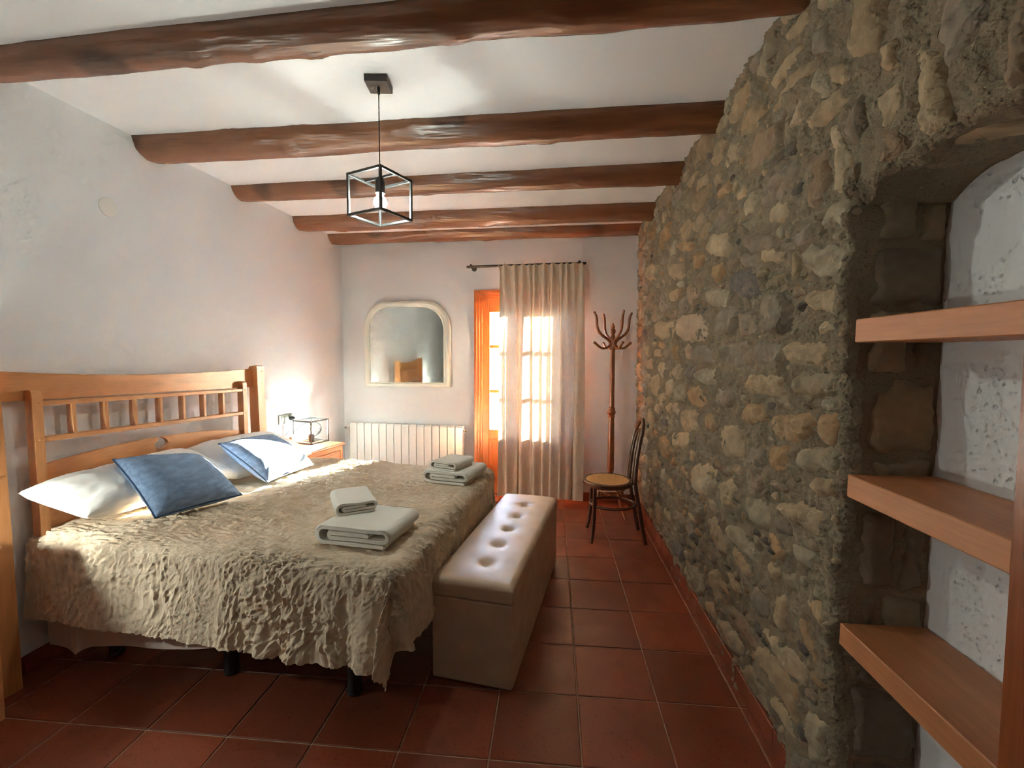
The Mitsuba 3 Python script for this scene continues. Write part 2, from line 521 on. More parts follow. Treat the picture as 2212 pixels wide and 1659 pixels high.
STONE_TINT = {'t': (150, 134, 108), 'g': (118, 110, 96), 'd': (88, 84, 78), 'p': (152, 134, 112), 'l': (138, 129, 108), 'o': (144, 121, 92), 'b': (122, 108, 90)}
TRACED = [('t',[(-1.035,2.053),(-1.082,2.064),(-1.276,2.015),(-1.331,1.983),(-1.331,1.929),(-1.284,1.921),(-1.107,1.962),(-1.046,1.999)]),
('g',[(-1.497,1.942),(-1.538,1.946),(-1.701,1.904),(-1.747,1.881),(-1.746,1.849),(-1.706,1.847),(-1.556,1.883),(-1.505,1.909)]),
('d',[(-1.327,1.803),(-1.384,1.816),(-1.605,1.778),(-1.665,1.75),(-1.664,1.701),(-1.612,1.691),(-1.411,1.72),(-1.339,1.751)]),
('g',[(-1.469,1.873),(-1.491,1.881),(-1.586,1.861),(-1.614,1.844),(-1.614,1.813),(-1.59,1.807),(-1.503,1.826),(-1.474,1.844)]),
('t',[(-1.643,1.85),(-1.668,1.855),(-1.771,1.832),(-1.801,1.817),(-1.8,1.792),(-1.775,1.789),(-1.68,1.81),(-1.648,1.827)]),
('l',[(-1.964,1.778),(-1.992,1.79),(-2.104,1.765),(-2.136,1.743),(-2.137,1.701),(-2.11,1.692),(-2.007,1.713),(-1.971,1.737)]),
('t',[(-1.985,1.639),(-2.009,1.647),(-2.11,1.635),(-2.139,1.621),(-2.138,1.593),(-2.113,1.586),(-2.022,1.597),(-1.991,1.612)]),
('g',[(-1.687,1.65),(-1.714,1.68),(-1.832,1.667),(-1.868,1.636),(-1.871,1.555),(-1.843,1.529),(-1.736,1.539),(-1.698,1.574)]),
('p',[(-0.484,1.67),(-0.581,1.699),(-0.949,1.669),(-1.047,1.634),(-1.045,1.556),(-0.962,1.532),(-0.627,1.548),(-0.505,1.587)]),
('g',[(-1.145,1.648),(-1.192,1.67),(-1.383,1.654),(-1.437,1.628),(-1.437,1.566),(-1.392,1.548),(-1.217,1.56),(-1.157,1.588)]),
('g',[(-1.455,1.619),(-1.48,1.642),(-1.587,1.633),(-1.619,1.61),(-1.621,1.55),(-1.595,1.531),(-1.497,1.539),(-1.464,1.564)]),
('t',[(-1.847,1.476),(-1.89,1.491),(-2.058,1.488),(-2.103,1.475),(-2.102,1.438),(-2.063,1.425),(-1.91,1.424),(-1.856,1.439)]),
('p',[(-0.668,1.49),(-0.688,1.509),(-0.78,1.508),(-0.808,1.492),(-0.81,1.446),(-0.787,1.43),(-0.703,1.432),(-0.675,1.449)]),
('g',[(-0.834,1.481),(-0.9,1.504),(-1.158,1.5),(-1.229,1.481),(-1.227,1.427),(-1.166,1.408),(-0.931,1.406),(-0.848,1.428)]),
('g',[(-1.293,1.485),(-1.34,1.509),(-1.53,1.506),(-1.584,1.485),(-1.583,1.428),(-1.539,1.408),(-1.365,1.407),(-1.305,1.43)]),
('g',[(-1.615,1.482),(-1.647,1.501),(-1.779,1.499),(-1.817,1.482),(-1.817,1.435),(-1.785,1.419),(-1.664,1.42),(-1.623,1.438)]),
('l',[(-0.964,1.356),(-1.02,1.376),(-1.242,1.385),(-1.303,1.372),(-1.301,1.329),(-1.248,1.311),(-1.045,1.301),(-0.975,1.315)]),
('t',[(-1.547,1.352),(-1.6,1.373),(-1.806,1.383),(-1.861,1.372),(-1.859,1.329),(-1.811,1.311),(-1.624,1.297),(-1.558,1.31)]),
('l',[(-1.927,1.372),(-1.964,1.389),(-2.109,1.396),(-2.149,1.386),(-2.148,1.351),(-2.114,1.337),(-1.981,1.327),(-1.935,1.338)]),
('o',[(-0.761,1.233),(-0.812,1.262),(-1.021,1.279),(-1.08,1.264),(-1.08,1.206),(-1.03,1.18),(-0.839,1.162),(-0.773,1.179)]),
('g',[(-1.131,1.257),(-1.18,1.28),(-1.375,1.296),(-1.429,1.286),(-1.428,1.24),(-1.381,1.22),(-1.203,1.202),(-1.142,1.215)]),
('o',[(-1.764,1.206),(-1.815,1.233),(-2.01,1.261),(-2.061,1.253),(-2.06,1.208),(-2.016,1.184),(-1.839,1.154),(-1.775,1.162)]),
('o',[(-2.08,1.244),(-2.09,1.263),(-2.14,1.271),(-2.155,1.259),(-2.157,1.216),(-2.145,1.199),(-2.1,1.192),(-2.084,1.206)]),
('o',[(-1.541,1.22),(-1.569,1.24),(-1.687,1.254),(-1.721,1.245),(-1.721,1.207),(-1.692,1.189),(-1.584,1.175),(-1.548,1.185)]),
('t',[(-1.265,1.072),(-1.313,1.113),(-1.51,1.147),(-1.565,1.131),(-1.567,1.054),(-1.521,1.018),(-1.341,0.982),(-1.278,1.0)]),
('o',[(-1.748,1.087),(-1.77,1.111),(-1.864,1.132),(-1.893,1.122),(-1.894,1.077),(-1.871,1.056),(-1.784,1.036),(-1.754,1.047)]),
('g',[(-1.619,1.061),(-1.635,1.084),(-1.705,1.1),(-1.727,1.088),(-1.729,1.042),(-1.712,1.022),(-1.647,1.008),(-1.625,1.021)]),
('l',[(-1.947,1.12),(-1.983,1.144),(-2.123,1.175),(-2.162,1.171),(-2.161,1.136),(-2.128,1.116),(-2.0,1.085),(-1.955,1.088)]),
('t',[(-0.37,0.895),(-0.438,0.931),(-0.709,0.98),(-0.785,0.975),(-0.783,0.92),(-0.718,0.889),(-0.47,0.84),(-0.384,0.846)]),
('t',[(-0.868,0.78),(-0.923,0.832),(-1.149,0.891),(-1.213,0.878),(-1.215,0.791),(-1.162,0.746),(-0.956,0.686),(-0.883,0.701)]),
('t',[(-1.287,0.817),(-1.313,0.855),(-1.429,0.89),(-1.465,0.876),(-1.467,0.804),(-1.44,0.77),(-1.333,0.738),(-1.297,0.754)]),
('p',[(0.498,1.398),(0.447,1.419),(0.234,1.422),(0.172,1.406),(0.173,1.358),(0.226,1.34),(0.421,1.337),(0.486,1.354)]),
('p',[(0.21,1.483),(0.184,1.495),(0.07,1.495),(0.036,1.484),(0.036,1.453),(0.065,1.443),(0.17,1.444),(0.203,1.456)]),
('t',[(0.216,1.246),(0.188,1.284),(0.056,1.294),(0.014,1.265),(0.008,1.172),(0.04,1.138),(0.162,1.132),(0.203,1.165)]),
('t',[(-0.196,1.24),(-0.223,1.268),(-0.341,1.277),(-0.379,1.257),(-0.381,1.192),(-0.352,1.168),(-0.243,1.161),(-0.206,1.183)]),
('l',[(-0.445,1.224),(-0.48,1.25),(-0.629,1.262),(-0.674,1.246),(-0.675,1.19),(-0.638,1.168),(-0.501,1.157),(-0.455,1.175)]),
('t',[(-0.599,1.068),(-0.651,1.104),(-0.866,1.133),(-0.928,1.118),(-0.928,1.05),(-0.877,1.019),(-0.68,0.989),(-0.612,1.006)]),
('d',[(-0.681,1.36),(-0.718,1.378),(-0.874,1.383),(-0.919,1.371),(-0.919,1.332),(-0.88,1.317),(-0.737,1.311),(-0.689,1.325)]),
('t',[(-0.279,2.058),(-0.333,2.071),(-0.556,2.028),(-0.621,1.997),(-0.62,1.942),(-0.565,1.933),(-0.361,1.971),(-0.291,2.005)]),
('t',[(0.477,2.19),(0.408,2.206),(0.126,2.153),(0.045,2.114),(0.046,2.046),(0.114,2.035),(0.372,2.081),(0.46,2.123)]),
('o',[(-0.455,2.175),(-0.507,2.174),(-0.717,2.123),(-0.777,2.099),(-0.774,2.071),(-0.722,2.073),(-0.529,2.119),(-0.465,2.146)]),
('t',[(-1.873,1.776),(-1.876,1.795),(-1.897,1.792),(-1.905,1.774),(-1.908,1.723),(-1.904,1.708),(-1.884,1.713),(-1.877,1.733)]),
('t',[(-2.05,1.053),(-2.069,1.068),(-2.146,1.091),(-2.169,1.089),(-2.168,1.066),(-2.149,1.052),(-2.078,1.031),(-2.055,1.033)]),
('t',[(0.112,1.678),(0.022,1.702),(-0.329,1.678),(-0.425,1.649),(-0.422,1.583),(-0.34,1.564),(-0.02,1.579),(0.092,1.612)]),
('l',[(-1.06,1.77),(-1.1,1.782),(-1.265,1.76),(-1.312,1.739),(-1.311,1.698),(-1.271,1.688),(-1.12,1.707),(-1.069,1.73)]),
('t',[(-1.709,2.448),(-1.73,2.427),(-1.9,2.435),(-1.888,2.462),(-1.804,2.48)]),
('t',[(-1.697,2.356),(-1.742,2.35),(-1.971,2.343),(-1.974,2.365),(-1.855,2.403)]),
('b',[(-1.452,2.253),(-1.524,2.203),(-1.79,2.218),(-1.779,2.283),(-1.608,2.316)]),
('t',[(-1.97,2.17),(-2.057,2.148),(-2.127,2.164),(-2.077,2.211),(-2.008,2.219)]),
('p',[(-1.836,2.225),(-1.913,2.215),(-1.919,2.261),(-1.886,2.29)]),
('l',[(-1.588,2.557),(-1.649,2.521),(-1.724,2.579),(-1.712,2.641),(-1.64,2.628)]),
('t',[(-1.774,2.557),(-1.812,2.526),(-1.928,2.518),(-1.935,2.549),(-1.864,2.564)]),
('l',[(-1.956,2.294),(-2.025,2.23),(-2.055,2.228),(-2.051,2.274),(-1.981,2.326)]),
('t',[(-1.287,2.523),(-1.339,2.497),(-1.513,2.527),(-1.516,2.587),(-1.37,2.578)]),
('b',[(-1.966,1.926),(-2.05,1.909),(-2.087,1.976),(-2.038,2.061),(-1.984,2.059)]),
('t',[(-2.076,2.113),(-2.118,2.083),(-2.152,1.998),(-2.151,1.909),(-2.115,1.926)]),
('b',[(-2.262,1.916),(-2.293,1.912),(-2.342,1.924),(-2.342,1.995),(-2.286,1.998)]),
('l',[(-2.055,1.846),(-2.131,1.82),(-2.185,1.846),(-2.172,1.873),(-2.094,1.885)]),
('t',[(-2.378,2.128),(-2.428,2.078),(-2.46,1.936),(-2.426,1.917),(-2.396,1.953)]),
('b',[(-2.592,1.961),(-2.597,2.058),(-2.616,2.05),(-2.624,1.929),(-2.603,1.93)]),
('t',[(-2.261,2.095),(-2.324,2.096),(-2.334,2.039),(-2.278,2.027)]),
('t',[(-2.264,2.214),(-2.317,2.183),(-2.314,2.153),(-2.273,2.166)]),
('t',[(-2.055,2.287),(-2.12,2.261),(-2.138,2.213),(-2.075,2.241)]),
('t',[(-0.631,2.494),(-0.797,2.5),(-0.861,2.465),(-0.705,2.447)]),
('o',[(-1.191,2.261),(-1.299,2.261),(-1.314,2.208),(-1.171,2.226)]),
('t',[(-1.386,2.167),(-1.494,2.173),(-1.513,2.137),(-1.408,2.13)]),
('g',[(-2.148,2.092),(-2.194,2.131),(-2.213,2.06),(-2.175,2.024)]),
('g',[(-1.953,2.454),(-2.036,2.422),(-2.058,2.348),(-1.986,2.38)]),
('l',[(-1.386,0.66),(-1.49,0.692),(-1.684,0.662),(-1.671,0.622),(-1.456,0.61)]),
('t',[(-1.835,0.578),(-1.912,0.613),(-1.927,0.503),(-1.898,0.471),(-1.836,0.481)]),
('t',[(-1.165,0.33),(-1.266,0.39),(-1.315,0.266),(-1.254,0.232),(-1.184,0.271)]),
('t',[(-1.715,0.293),(-1.827,0.34),(-1.995,0.341),(-1.993,0.222),(-1.758,0.255)]),
('t',[(-1.762,0.395),(-1.888,0.437),(-2.042,0.446),(-2.026,0.377),(-1.907,0.355)]),
('l',[(-2.054,0.306),(-2.16,0.353),(-2.165,0.23),(-2.096,0.176)]),
('t',[(-1.836,0.908),(-1.979,0.957),(-2.073,0.966),(-2.088,0.902),(-1.915,0.884)]),
('o',[(-1.775,0.782),(-1.859,0.782),(-1.912,0.765),(-1.909,0.731),(-1.808,0.739)]),
('l',[(-1.968,0.816),(-2.064,0.828),(-2.058,0.777),(-1.983,0.772)]),
('o',[(-1.997,0.597),(-2.042,0.581),(-2.082,0.541),(-2.09,0.499),(-2.024,0.545)]),
('l',[(-0.873,0.798),(-1.091,0.834),(-1.203,0.807),(-1.183,0.735),(-0.946,0.733)]),
('t',[(-1.3,0.844),(-1.412,0.867),(-1.441,0.775),(-1.355,0.754)]),
('t',[(-1.384,0.429),(-1.49,0.449),(-1.571,0.426),(-1.453,0.395)]),
('b',[(-1.482,0.308),(-1.598,0.336),(-1.687,0.328),(-1.692,0.27),(-1.547,0.255)]),
('t',[(-2.035,0.669),(-2.104,0.696),(-2.152,0.678),(-2.146,0.646),(-2.06,0.629)])]

def tint(verts, base, seed, jitter=0.10):
    c = np.array(lin(*base))
    a = nz(verts, 11.0, seed, 3)[:, None]
    b = nz(verts, 60.0, seed + 9, 2)[:, None]
    col = c * (1 + 0.55 * a + 0.35 * b)
    w = np.clip(nz(verts, 7.0, seed + 4, 2)[:, None] * 2.5, 0, 0.7)
    return np.clip(col * (1 - w) + col * np.array([1.06, 0.98, 0.88]) * w, 0.01, 0.95)


def stone_block(poly, to3, lift, seed, base, spread=1.0, rough=1.0, grow=1.0):
    """A rough stone from its outline in a plane; to3(a, b, h) puts it in the room, h = height over the plane."""
    r = np.random.default_rng(seed)
    pg = Polygon(poly).buffer(0)
    if pg.geom_type != 'Polygon':
        pg = max(pg.geoms, key=lambda g: g.area)
    s = math.sqrt(pg.area)
    pg = pg.buffer(-0.07 * s, join_style=1).buffer(0.07 * s, join_style=1)
    if pg.is_empty or pg.geom_type != 'Polygon':
        pg = Polygon(poly).convex_hull
    from scipy.spatial import Delaunay
    import shapely
    L = pg.exterior.length
    n = int(np.clip(L / 0.012, 20, 64))
    ring = np.array([pg.exterior.interpolate(L * k / n).coords[0] for k in range(n)])
    cen = np.array(pg.centroid.coords[0])
    q3 = np.c_[ring, 0 * ring[:, 0]]
    d = (ring - cen) / (np.linalg.norm(ring - cen, axis=1, keepdims=True) + 1e-9)
    ring = ring + d * (nz(q3, 22.0, seed, 2) * 0.030 + nz(q3, 60.0, seed + 1, 2) * 0.012)[:, None]
    pg2 = Polygon(ring).buffer(0)
    if pg2.geom_type != 'Polygon':
        pg2 = max(pg2.geoms, key=lambda g: g.area)
    step = max(0.0095, math.sqrt(pg2.area / 260))
    x0, y0, x1, y1 = pg2.bounds
    gx, gy = np.meshgrid(np.arange(x0, x1, step), np.arange(y0, y1, step * .87), indexing='ij')
    gx = gx + step * .5 * (np.arange(gx.shape[1]) % 2)[None]
    g = np.c_[gx.ravel(), gy.ravel()] + r.uniform(-.22, .22, (gx.size, 2)) * step
    inner = pg2.buffer(-step * .45)
    g = g[shapely.contains_xy(inner, g[:, 0], g[:, 1])]
    outer = cen + (ring - cen) * 1.07 + d * .002
    Q = np.vstack([outer, ring, g])
    tri = Delaunay(Q).simplices
    ctr = Q[tri].mean(1)
    tri = tri[shapely.contains_xy(Polygon(outer).buffer(1e-6), ctr[:, 0], ctr[:, 1])]
    ab = Q[tri[:, 1]] - Q[tri[:, 0]]
    ac = Q[tri[:, 2]] - Q[tri[:, 0]]
    ar = ab[:, 0] * ac[:, 1] - ab[:, 1] * ac[:, 0]
    tri = tri[np.abs(ar) > 1e-9]
    tri = np.where((ar[np.abs(ar) > 1e-9] < 0)[:, None], tri[:, ::-1], tri)
    dist = shapely.distance(pg2.exterior, shapely.points(Q)) * np.where(np.arange(len(Q)) < n, -1, 1)
    dist[n:2 * n] = 0
    es = min(0.022, 0.22 * s)
    t = np.clip(dist / es, 0, 1)
    prof = t * (2 - t)
    tilt = r.normal(0, 0.07, 2) * spread
    e = np.c_[Q, 0 * Q[:, 0]]
    ca = r.uniform(0, np.pi)
    er = np.c_[Q[:, 0] * math.cos(ca) + Q[:, 1] * math.sin(ca), (Q[:, 1] * math.cos(ca) - Q[:, 0] * math.sin(ca)) * 1.7, 0 * Q[:, 0] + seed % 97]
    chip = (np.abs(nz(er, 11.0, seed + 5, 2)) - .07) * 0.036 + (np.abs(nz(e * [1.5, 1.0, 1], 40.0, seed + 6, 2)) - .1) * 0.024 + nz(e, 95.0, seed + 8, 1) * .005
    h = lift * prof + (chip * rough * min(1.0, max(.30, s / .15)) + (Q - cen) @ tilt) * (.10 + .90 * t) - 0.003 * (1 - t)
    h[:n] = -0.014
    P = to3(Q[:, 0], Q[:, 1], h)
    m = trimesh.Trimesh(P, tri, process=False)
    return m, tint(P, base, seed)


def on_wall(y, z, h):
    return np.stack([wallx(y, z) - 0.55 * stone_relief(y, z) + recess(y, z) - 0.005 - h, y, z], -1)


placed = []          # bounding boxes and polygons already on the wall
count = 0


def add_stone(poly, base, lift, seed):
    global count
    m, col = stone_block(poly, on_wall, lift, seed, base)
    if m.face_normals[:, 0].mean() > 0:
        m.invert()
    obj('stone', m, 'mat_stone', wr, smooth=True, color=col)
    count += 1


OPENING = Polygon([(-9, -1), (NY + .012, -1), (NY + .012, NTOP - .05), (NY - .08, NTOP + .018), (-9, NTOP + .018)])
for k, (c, poly) in enumerate(TRACED):
    pg = Polygon(poly)
    if not pg.is_valid:
        pg = pg.buffer(0)
    pg = pg.buffer(0.006, join_style=2).difference(OPENING)
    if pg.geom_type != 'Polygon':
        pg = max(pg.geoms, key=lambda g: g.area)
    poly = list(pg.exterior.coords)[:-1]
    r = np.random.default_rng(500 + k)
    base = np.clip(np.array(STONE_TINT[c]) + r.normal(0, 5), 30, 240)
    add_stone(poly, base, 0.004 + 0.008 * r.random() + (0.022 if k == 7 else 0), 500 + k)
    placed.append((pg.bounds, pg))
# the rest of the rubble, packed round the stones above
r = np.random.default_rng(42)
tries = 0
while count < 290 and tries < 60000:
    tries += 1
    f = tries / 60000
    w = r.uniform(0.16, 0.38) if f < .12 else (r.uniform(0.10, 0.24) if f < .4 else r.uniform(0.06, 0.15))
    h = min(w * r.uniform(0.32, 0.70), 0.17)
    y = r.uniform(-2.19 + w / 2, 0.90) if r.random() < 0.84 else r.uniform(-3.1, -2.19)
    z = r.uniform(0.10, 2.64)
    over = y - w / 2 < -2.2
    if over and z - h / 2 < NTOP + .01:
        continue
    if over:
        w, h = h, w      # stones over the niche stand on end
    ang = r.normal(0, 0.12)
    n = r.integers(6, 10)
    th = (np.arange(n) + r.uniform(-.32, .32, n)) * 2 * np.pi / n
    sup = (np.abs(np.cos(th)) ** 3.4 + np.abs(np.sin(th)) ** 3.4) ** (-1 / 3.4) * r.uniform(0.82, 1.08, n)
    q = np.c_[np.cos(th) * w / 2 * sup, np.sin(th) * h / 2 * sup]
    ca, sa = math.cos(ang), math.sin(ang)
    q = q @ np.array([[ca, sa], [-sa, ca]]) + [y, z]
    pg = Polygon(q)
    if not pg.is_valid or pg.area < 0.25 * w * h or q[:, 1].max() > H + .02 or q[:, 0].max() > 0.95 or q[:, 1].min() < .075:
        continue
    if not over and q[:, 0].min() < NY + .01:
        continue
    gp = 0.007
    b = pg.bounds
    if any(b[0] - gp < B[2] and b[2] + gp > B[0] and b[1] - gp < B[3] and b[3] + gp > B[1] and P.distance(pg) < gp for B, P in placed):
        continue
    base = STONE_TINT[r.choice(list('tgdplob'), p=[.26, .27, .06, .06, .18, .06, .11])]
    add_stone(q.tolist(), np.clip(np.array(base) * 0.95 + r.normal(0, 7), 30, 240), 0.002 + 0.008 * r.random(), 1000 + tries)
    placed.append((b, pg))

# the small chips between them: too many to tell apart, one part
chips, cols = [], []
tries = 0
while len(chips) < 330 and tries < 40000:
    tries += 1
    w = r.uniform(0.028, 0.085)
    h = w * r.uniform(0.4, 0.9)
    y, z = r.uniform(-2.17, 0.92), r.uniform(0.09, 2.64)
    n = 7
    th = (np.arange(n) + r.uniform(-.35, .35, n)) * 2 * np.pi / n
    q = np.c_[np.cos(th) * w / 2, np.sin(th) * h / 2] * r.uniform(.75, 1.1, n)[:, None] + [y, z]
    b = (q[:, 0].min(), q[:, 1].min(), q[:, 0].max(), q[:, 1].max())
    if b[0] < NY + .01:
        continue
    gp = 0.003
    near = [P for B, P in placed if b[0] - gp < B[2] and b[2] + gp > B[0] and b[1] - gp < B[3] and b[3] + gp > B[1]]
    pg = Polygon(q)
    if any(P.distance(pg) < gp for P in near):
        continue
    m, col = stone_block(q, on_wall, 0.003 + .006 * r.random(), 6000 + tries, np.array(STONE_TINT[r.choice(list('tgdlbo'))]) * 0.92)
    if m.face_normals[:, 0].mean() > 0:
        m.invert()
    chips.append(m)
    cols.append(col)
    placed.append((b, pg))
k = obj('stone_chips', cat(*chips), 'mat_stone', wr, smooth=True, color=np.vstack(cols))
labels[k] = {'kind': 'stuff', 'label': 'small stone chips set in the mortar between the larger stones'}

# stones of the reveal: courses from floor to lintel, and the undersides over the niche
z, k = 0.02, 0
while z < NTOP - 0.05:
    h = r.uniform(0.10, 0.24)
    h = min(h, NTOP - 0.02 - z)
    cuts = [1.085, 1.262] if r.random() < 0.65 else [1.085, r.uniform(1.14, 1.20), 1.262]
    for xa, xb in zip(cuts[:-1], cuts[1:]):
        g = 0.010
        poly = [(xa, z + g), (xa + (xb - xa) * .5, z + g * .4), (xb - .004, z + g), (xb - .006, z + h - g), (xa + (xb - xa) * .4, z + h - g * .5), (xa + .004, z + h - g)]
        m, col = stone_block(poly, lambda a, b, hh: np.stack([a, NY + edge_y(b) * .4 - hh + 0.006 , b], -1), 0.012 + 0.008 * r.random(), 3000 + k, np.array(STONE_TINT[r.choice(list('tbgl'))]) * 0.9, 0.4, 0.35)
        if m.face_normals[:, 1].mean() > 0:
            m.invert()
        obj('reveal_stone', m, 'mat_stone', wr, smooth=True, color=col)
        k += 1
    z += h
y = NY - 0.03
while y > NY1 + 0.1:
    h = r.uniform(0.09, 0.16)
    g = 0.012
    poly = [(1.080, y - g), (1.15, y - g * .4), (1.262, y - g), (1.260, y - h + g), (1.15, y - h + g * .5), (1.082, y - h + g)]
    m, col = stone_block(poly, lambda a, b, hh: np.stack([a, b, NTOP - hh + 0.014 - 0.05 * np.clip(1 - (NY - b) / 0.14, 0, 1) ** 2], -1), 0.006 + 0.006 * r.random(), 3500 + k, np.array(STONE_TINT[r.choice(list('tbl'))]) * 0.95, 0.4, 0.35)
    if m.face_normals[:, 2].mean() > 0:
        m.invert()
    obj('lintel_stone', m, 'mat_stone', wr, smooth=True, color=col)
    k += 1
    y -= h

# ---- skirting tiles
sk = structure_group('baseboard_right')
for j in range(-7, 3):
    y0, y1 = j / 3 + 0.13, (j + 1) / 3 + 0.128
    if y0 > 0.86 or y0 < NY - 0.05:
        continue
    obj('tile', cbox(1.030, 1.046, max(y0, NY), min(y1, 0.90), 0, 0.088, 0.003), 'mat_tile', sk, smooth=False)
sk = structure_group('baseboard_back')
for u0 in np.arange(-2.62, 0.5, 1 / 3):
    a, b = u0, min(u0 + 0.3315, 0.478)
    for c0, c1 in ((a, min(b, DU0 - .012)), (max(a, DU1 + .012), b)):
        if c1 - c0 > 0.02:
            obj('tile', move(cbox(c0, c1, -0.010, 0, 0, 0.085, 0.003), MB), 'mat_tile', sk, smooth=False)
sk = structure_group('baseboard_left')
for u0 in np.arange(-5.6, 0.0, 1 / 3):
    obj('tile', moveL(cbox(u0, min(u0 + 0.3315, 0.0), 0, 0.010, 0, 0.085, 0.003)), 'mat_tile', sk, smooth=False)

# ---- glazed door in the back wall (two leaves), structure
d1 = structure_group('door_1', 'varnished pine door with small panes, half behind the linen curtain')
UC = (DU0 + DU1) / 2
fr = []
for s, u in ((1, DU0), (-1, DU1)):
    for w, v0, v1 in ((0.030, -0.022, 0.06), (0.058, -0.010, 0.06), (0.080, 0.002, 0.06)):
        a, b = sorted((u, u + s * w))
        fr.append(cbox(a, b, v0, v1, 0, DZ - 0.0, 0.003))
for w, v0, v1 in ((0.030, -0.022, 0.06), (0.058, -0.010, 0.06), (0.080, 0.002, 0.06)):
    fr.append(cbox(DU0, DU1, v0, v1, DZ - w, DZ + 0.004, 0.003))
obj('frame', move(cat(*fr), MB), 'mat_doorwood', d1)
for side in (0, 1):
    a0, a1 = (DU0 + .080, UC - .001) if side == 0 else (UC + .001, DU1 - .080)
    g0, g1 = a0 + .068, a1 - .068
    leaf = [cbox(a0, g0, .010, .050, .01, 2.03), cbox(g1, a1, .010, .050, .01, 2.03), cbox(g0 - .001, g1 + .001, .011, .049, 1.893, 2.03), cbox(g0 - .001, g1 + .001, .011, .049, .585, .672), cbox(g0 - .001, g1 + .001, .011, .049, .01, .13)]
    lf = obj('leaf', move(cat(*leaf), MB), 'mat_doorwood', d1)
    for zz in (1.078, 1.535):
        obj('muntin', move(cbox(g0 - .001, g1 + .001, .012, .044, zz - .0155, zz + .0155), MB), 'mat_doorwood', lf)
    bead = [cbox(g0 - .002, g0 + .010, .007, .02, .672, 1.893), cbox(g1 - .010, g1 + .002, .007, .02, .672, 1.893), cbox(g0, g1, .007, .02, 1.882, 1.895), cbox(g0, g1, .007, .02, .670, .682)]
    obj('glazing_bead', move(cat(*bead), MB), 'mat_doorwood', lf)
    obj('panel', move(cat(cbox(g0 - .002, g1 + .002, .020, .034, .125, .59, .002), cbox(g0 + .028, g1 - .028, .012, .03, .158, .557, .010)), MB), 'mat_doorwood', lf)
    for za, zb in ((.672, 1.0625), (1.0935, 1.5195), (1.5505, 1.893)):
        obj('pane', move(trimesh.Trimesh([[g0, .030, za], [g1, .030, za], [g1, .030, zb], [g0, .030, zb]], [[0, 1, 2], [0, 2, 3]], process=False), MB), 'mat_pane', lf, smooth=False)
    hu = a0 - .004 if side == 0 else a1 + .004
    for zz in (1.78, 1.12, .35):
        obj('hinge', move(move(lathe([(0, 0), (.0055, 0), (.0055, .075), (0, .08)], 10), M4((hu, .002, zz))), MB), 'mat_brass', lf)
obj('threshold', move(cbox(DU0, DU1, 0, .30, -.05, .012), MB), 'mat_tile', d1, smooth=False)

# ---- outside: terrace, neighbour's house
structure('ground', cbox(-60, 60, -60, 90, -0.6, -0.25, 0.001), 'mat_ground', smooth=False)
# ================================================================ OBJECTS
# ---- roof of the house across the street
hs = thing('house', 'white house with a grey tiled roof seen through the glass of the balcony door', 'house')
obj('wall', cbox(-5.2, 1.4, 10.6, 16.0, -0.3, 1.78, .01), 'mat_house', hs, smooth=False)
RY0, RY1, RZ0, RZ1 = 10.35, 13.2, 1.72, 2.95
roof = trimesh.convex.convex_hull(np.array([(x, y, z) for x in (-5.4, 1.6) for y, z in ((RY0, RZ0 - .04), (RY1, RZ1 - .04), (16.2, RZ0 - .04), (RY0, RZ0 - .1), (16.2, RZ0 - .1))]))
rf = obj('roof', roof, 'mat_rooftile', hs, smooth=False)
SL = np.array([0, RY1 - RY0, RZ1 - RZ0])
SLn = SL / np.linalg.norm(SL)
ta, tl = np.linspace(0, np.pi, 7), np.array([0, 1.0])
Pt = np.zeros((2, 7, 3))
for i, l in enumerate(tl):
    rr = 0.125 - 0.02 * l
    for j, t in enumerate(ta):
        Pt[i, j] = np.array([rr * math.cos(t), 0, 0]) + np.array([0, -SLn[2], SLn[1]]) * (rr * math.sin(t) * 0.85 + .03 * (1 - l)) + SLn * l * 0.5
tile_m = gridmesh(Pt)
if tile_m.face_normals[:, 2].mean() < 0:
    tile_m.invert()
tp = mikit.ply(tile_m, 'mat_rooftile', True)
for r_ in range(7):
    for c_ in range(20):
        p0 = np.array([-5.0 + c_ * 0.25, RY0, RZ0]) + SLn * r_ * 0.43
        copy_shape('tile', tp, T().translate([float(q) for q in p0]), rf)

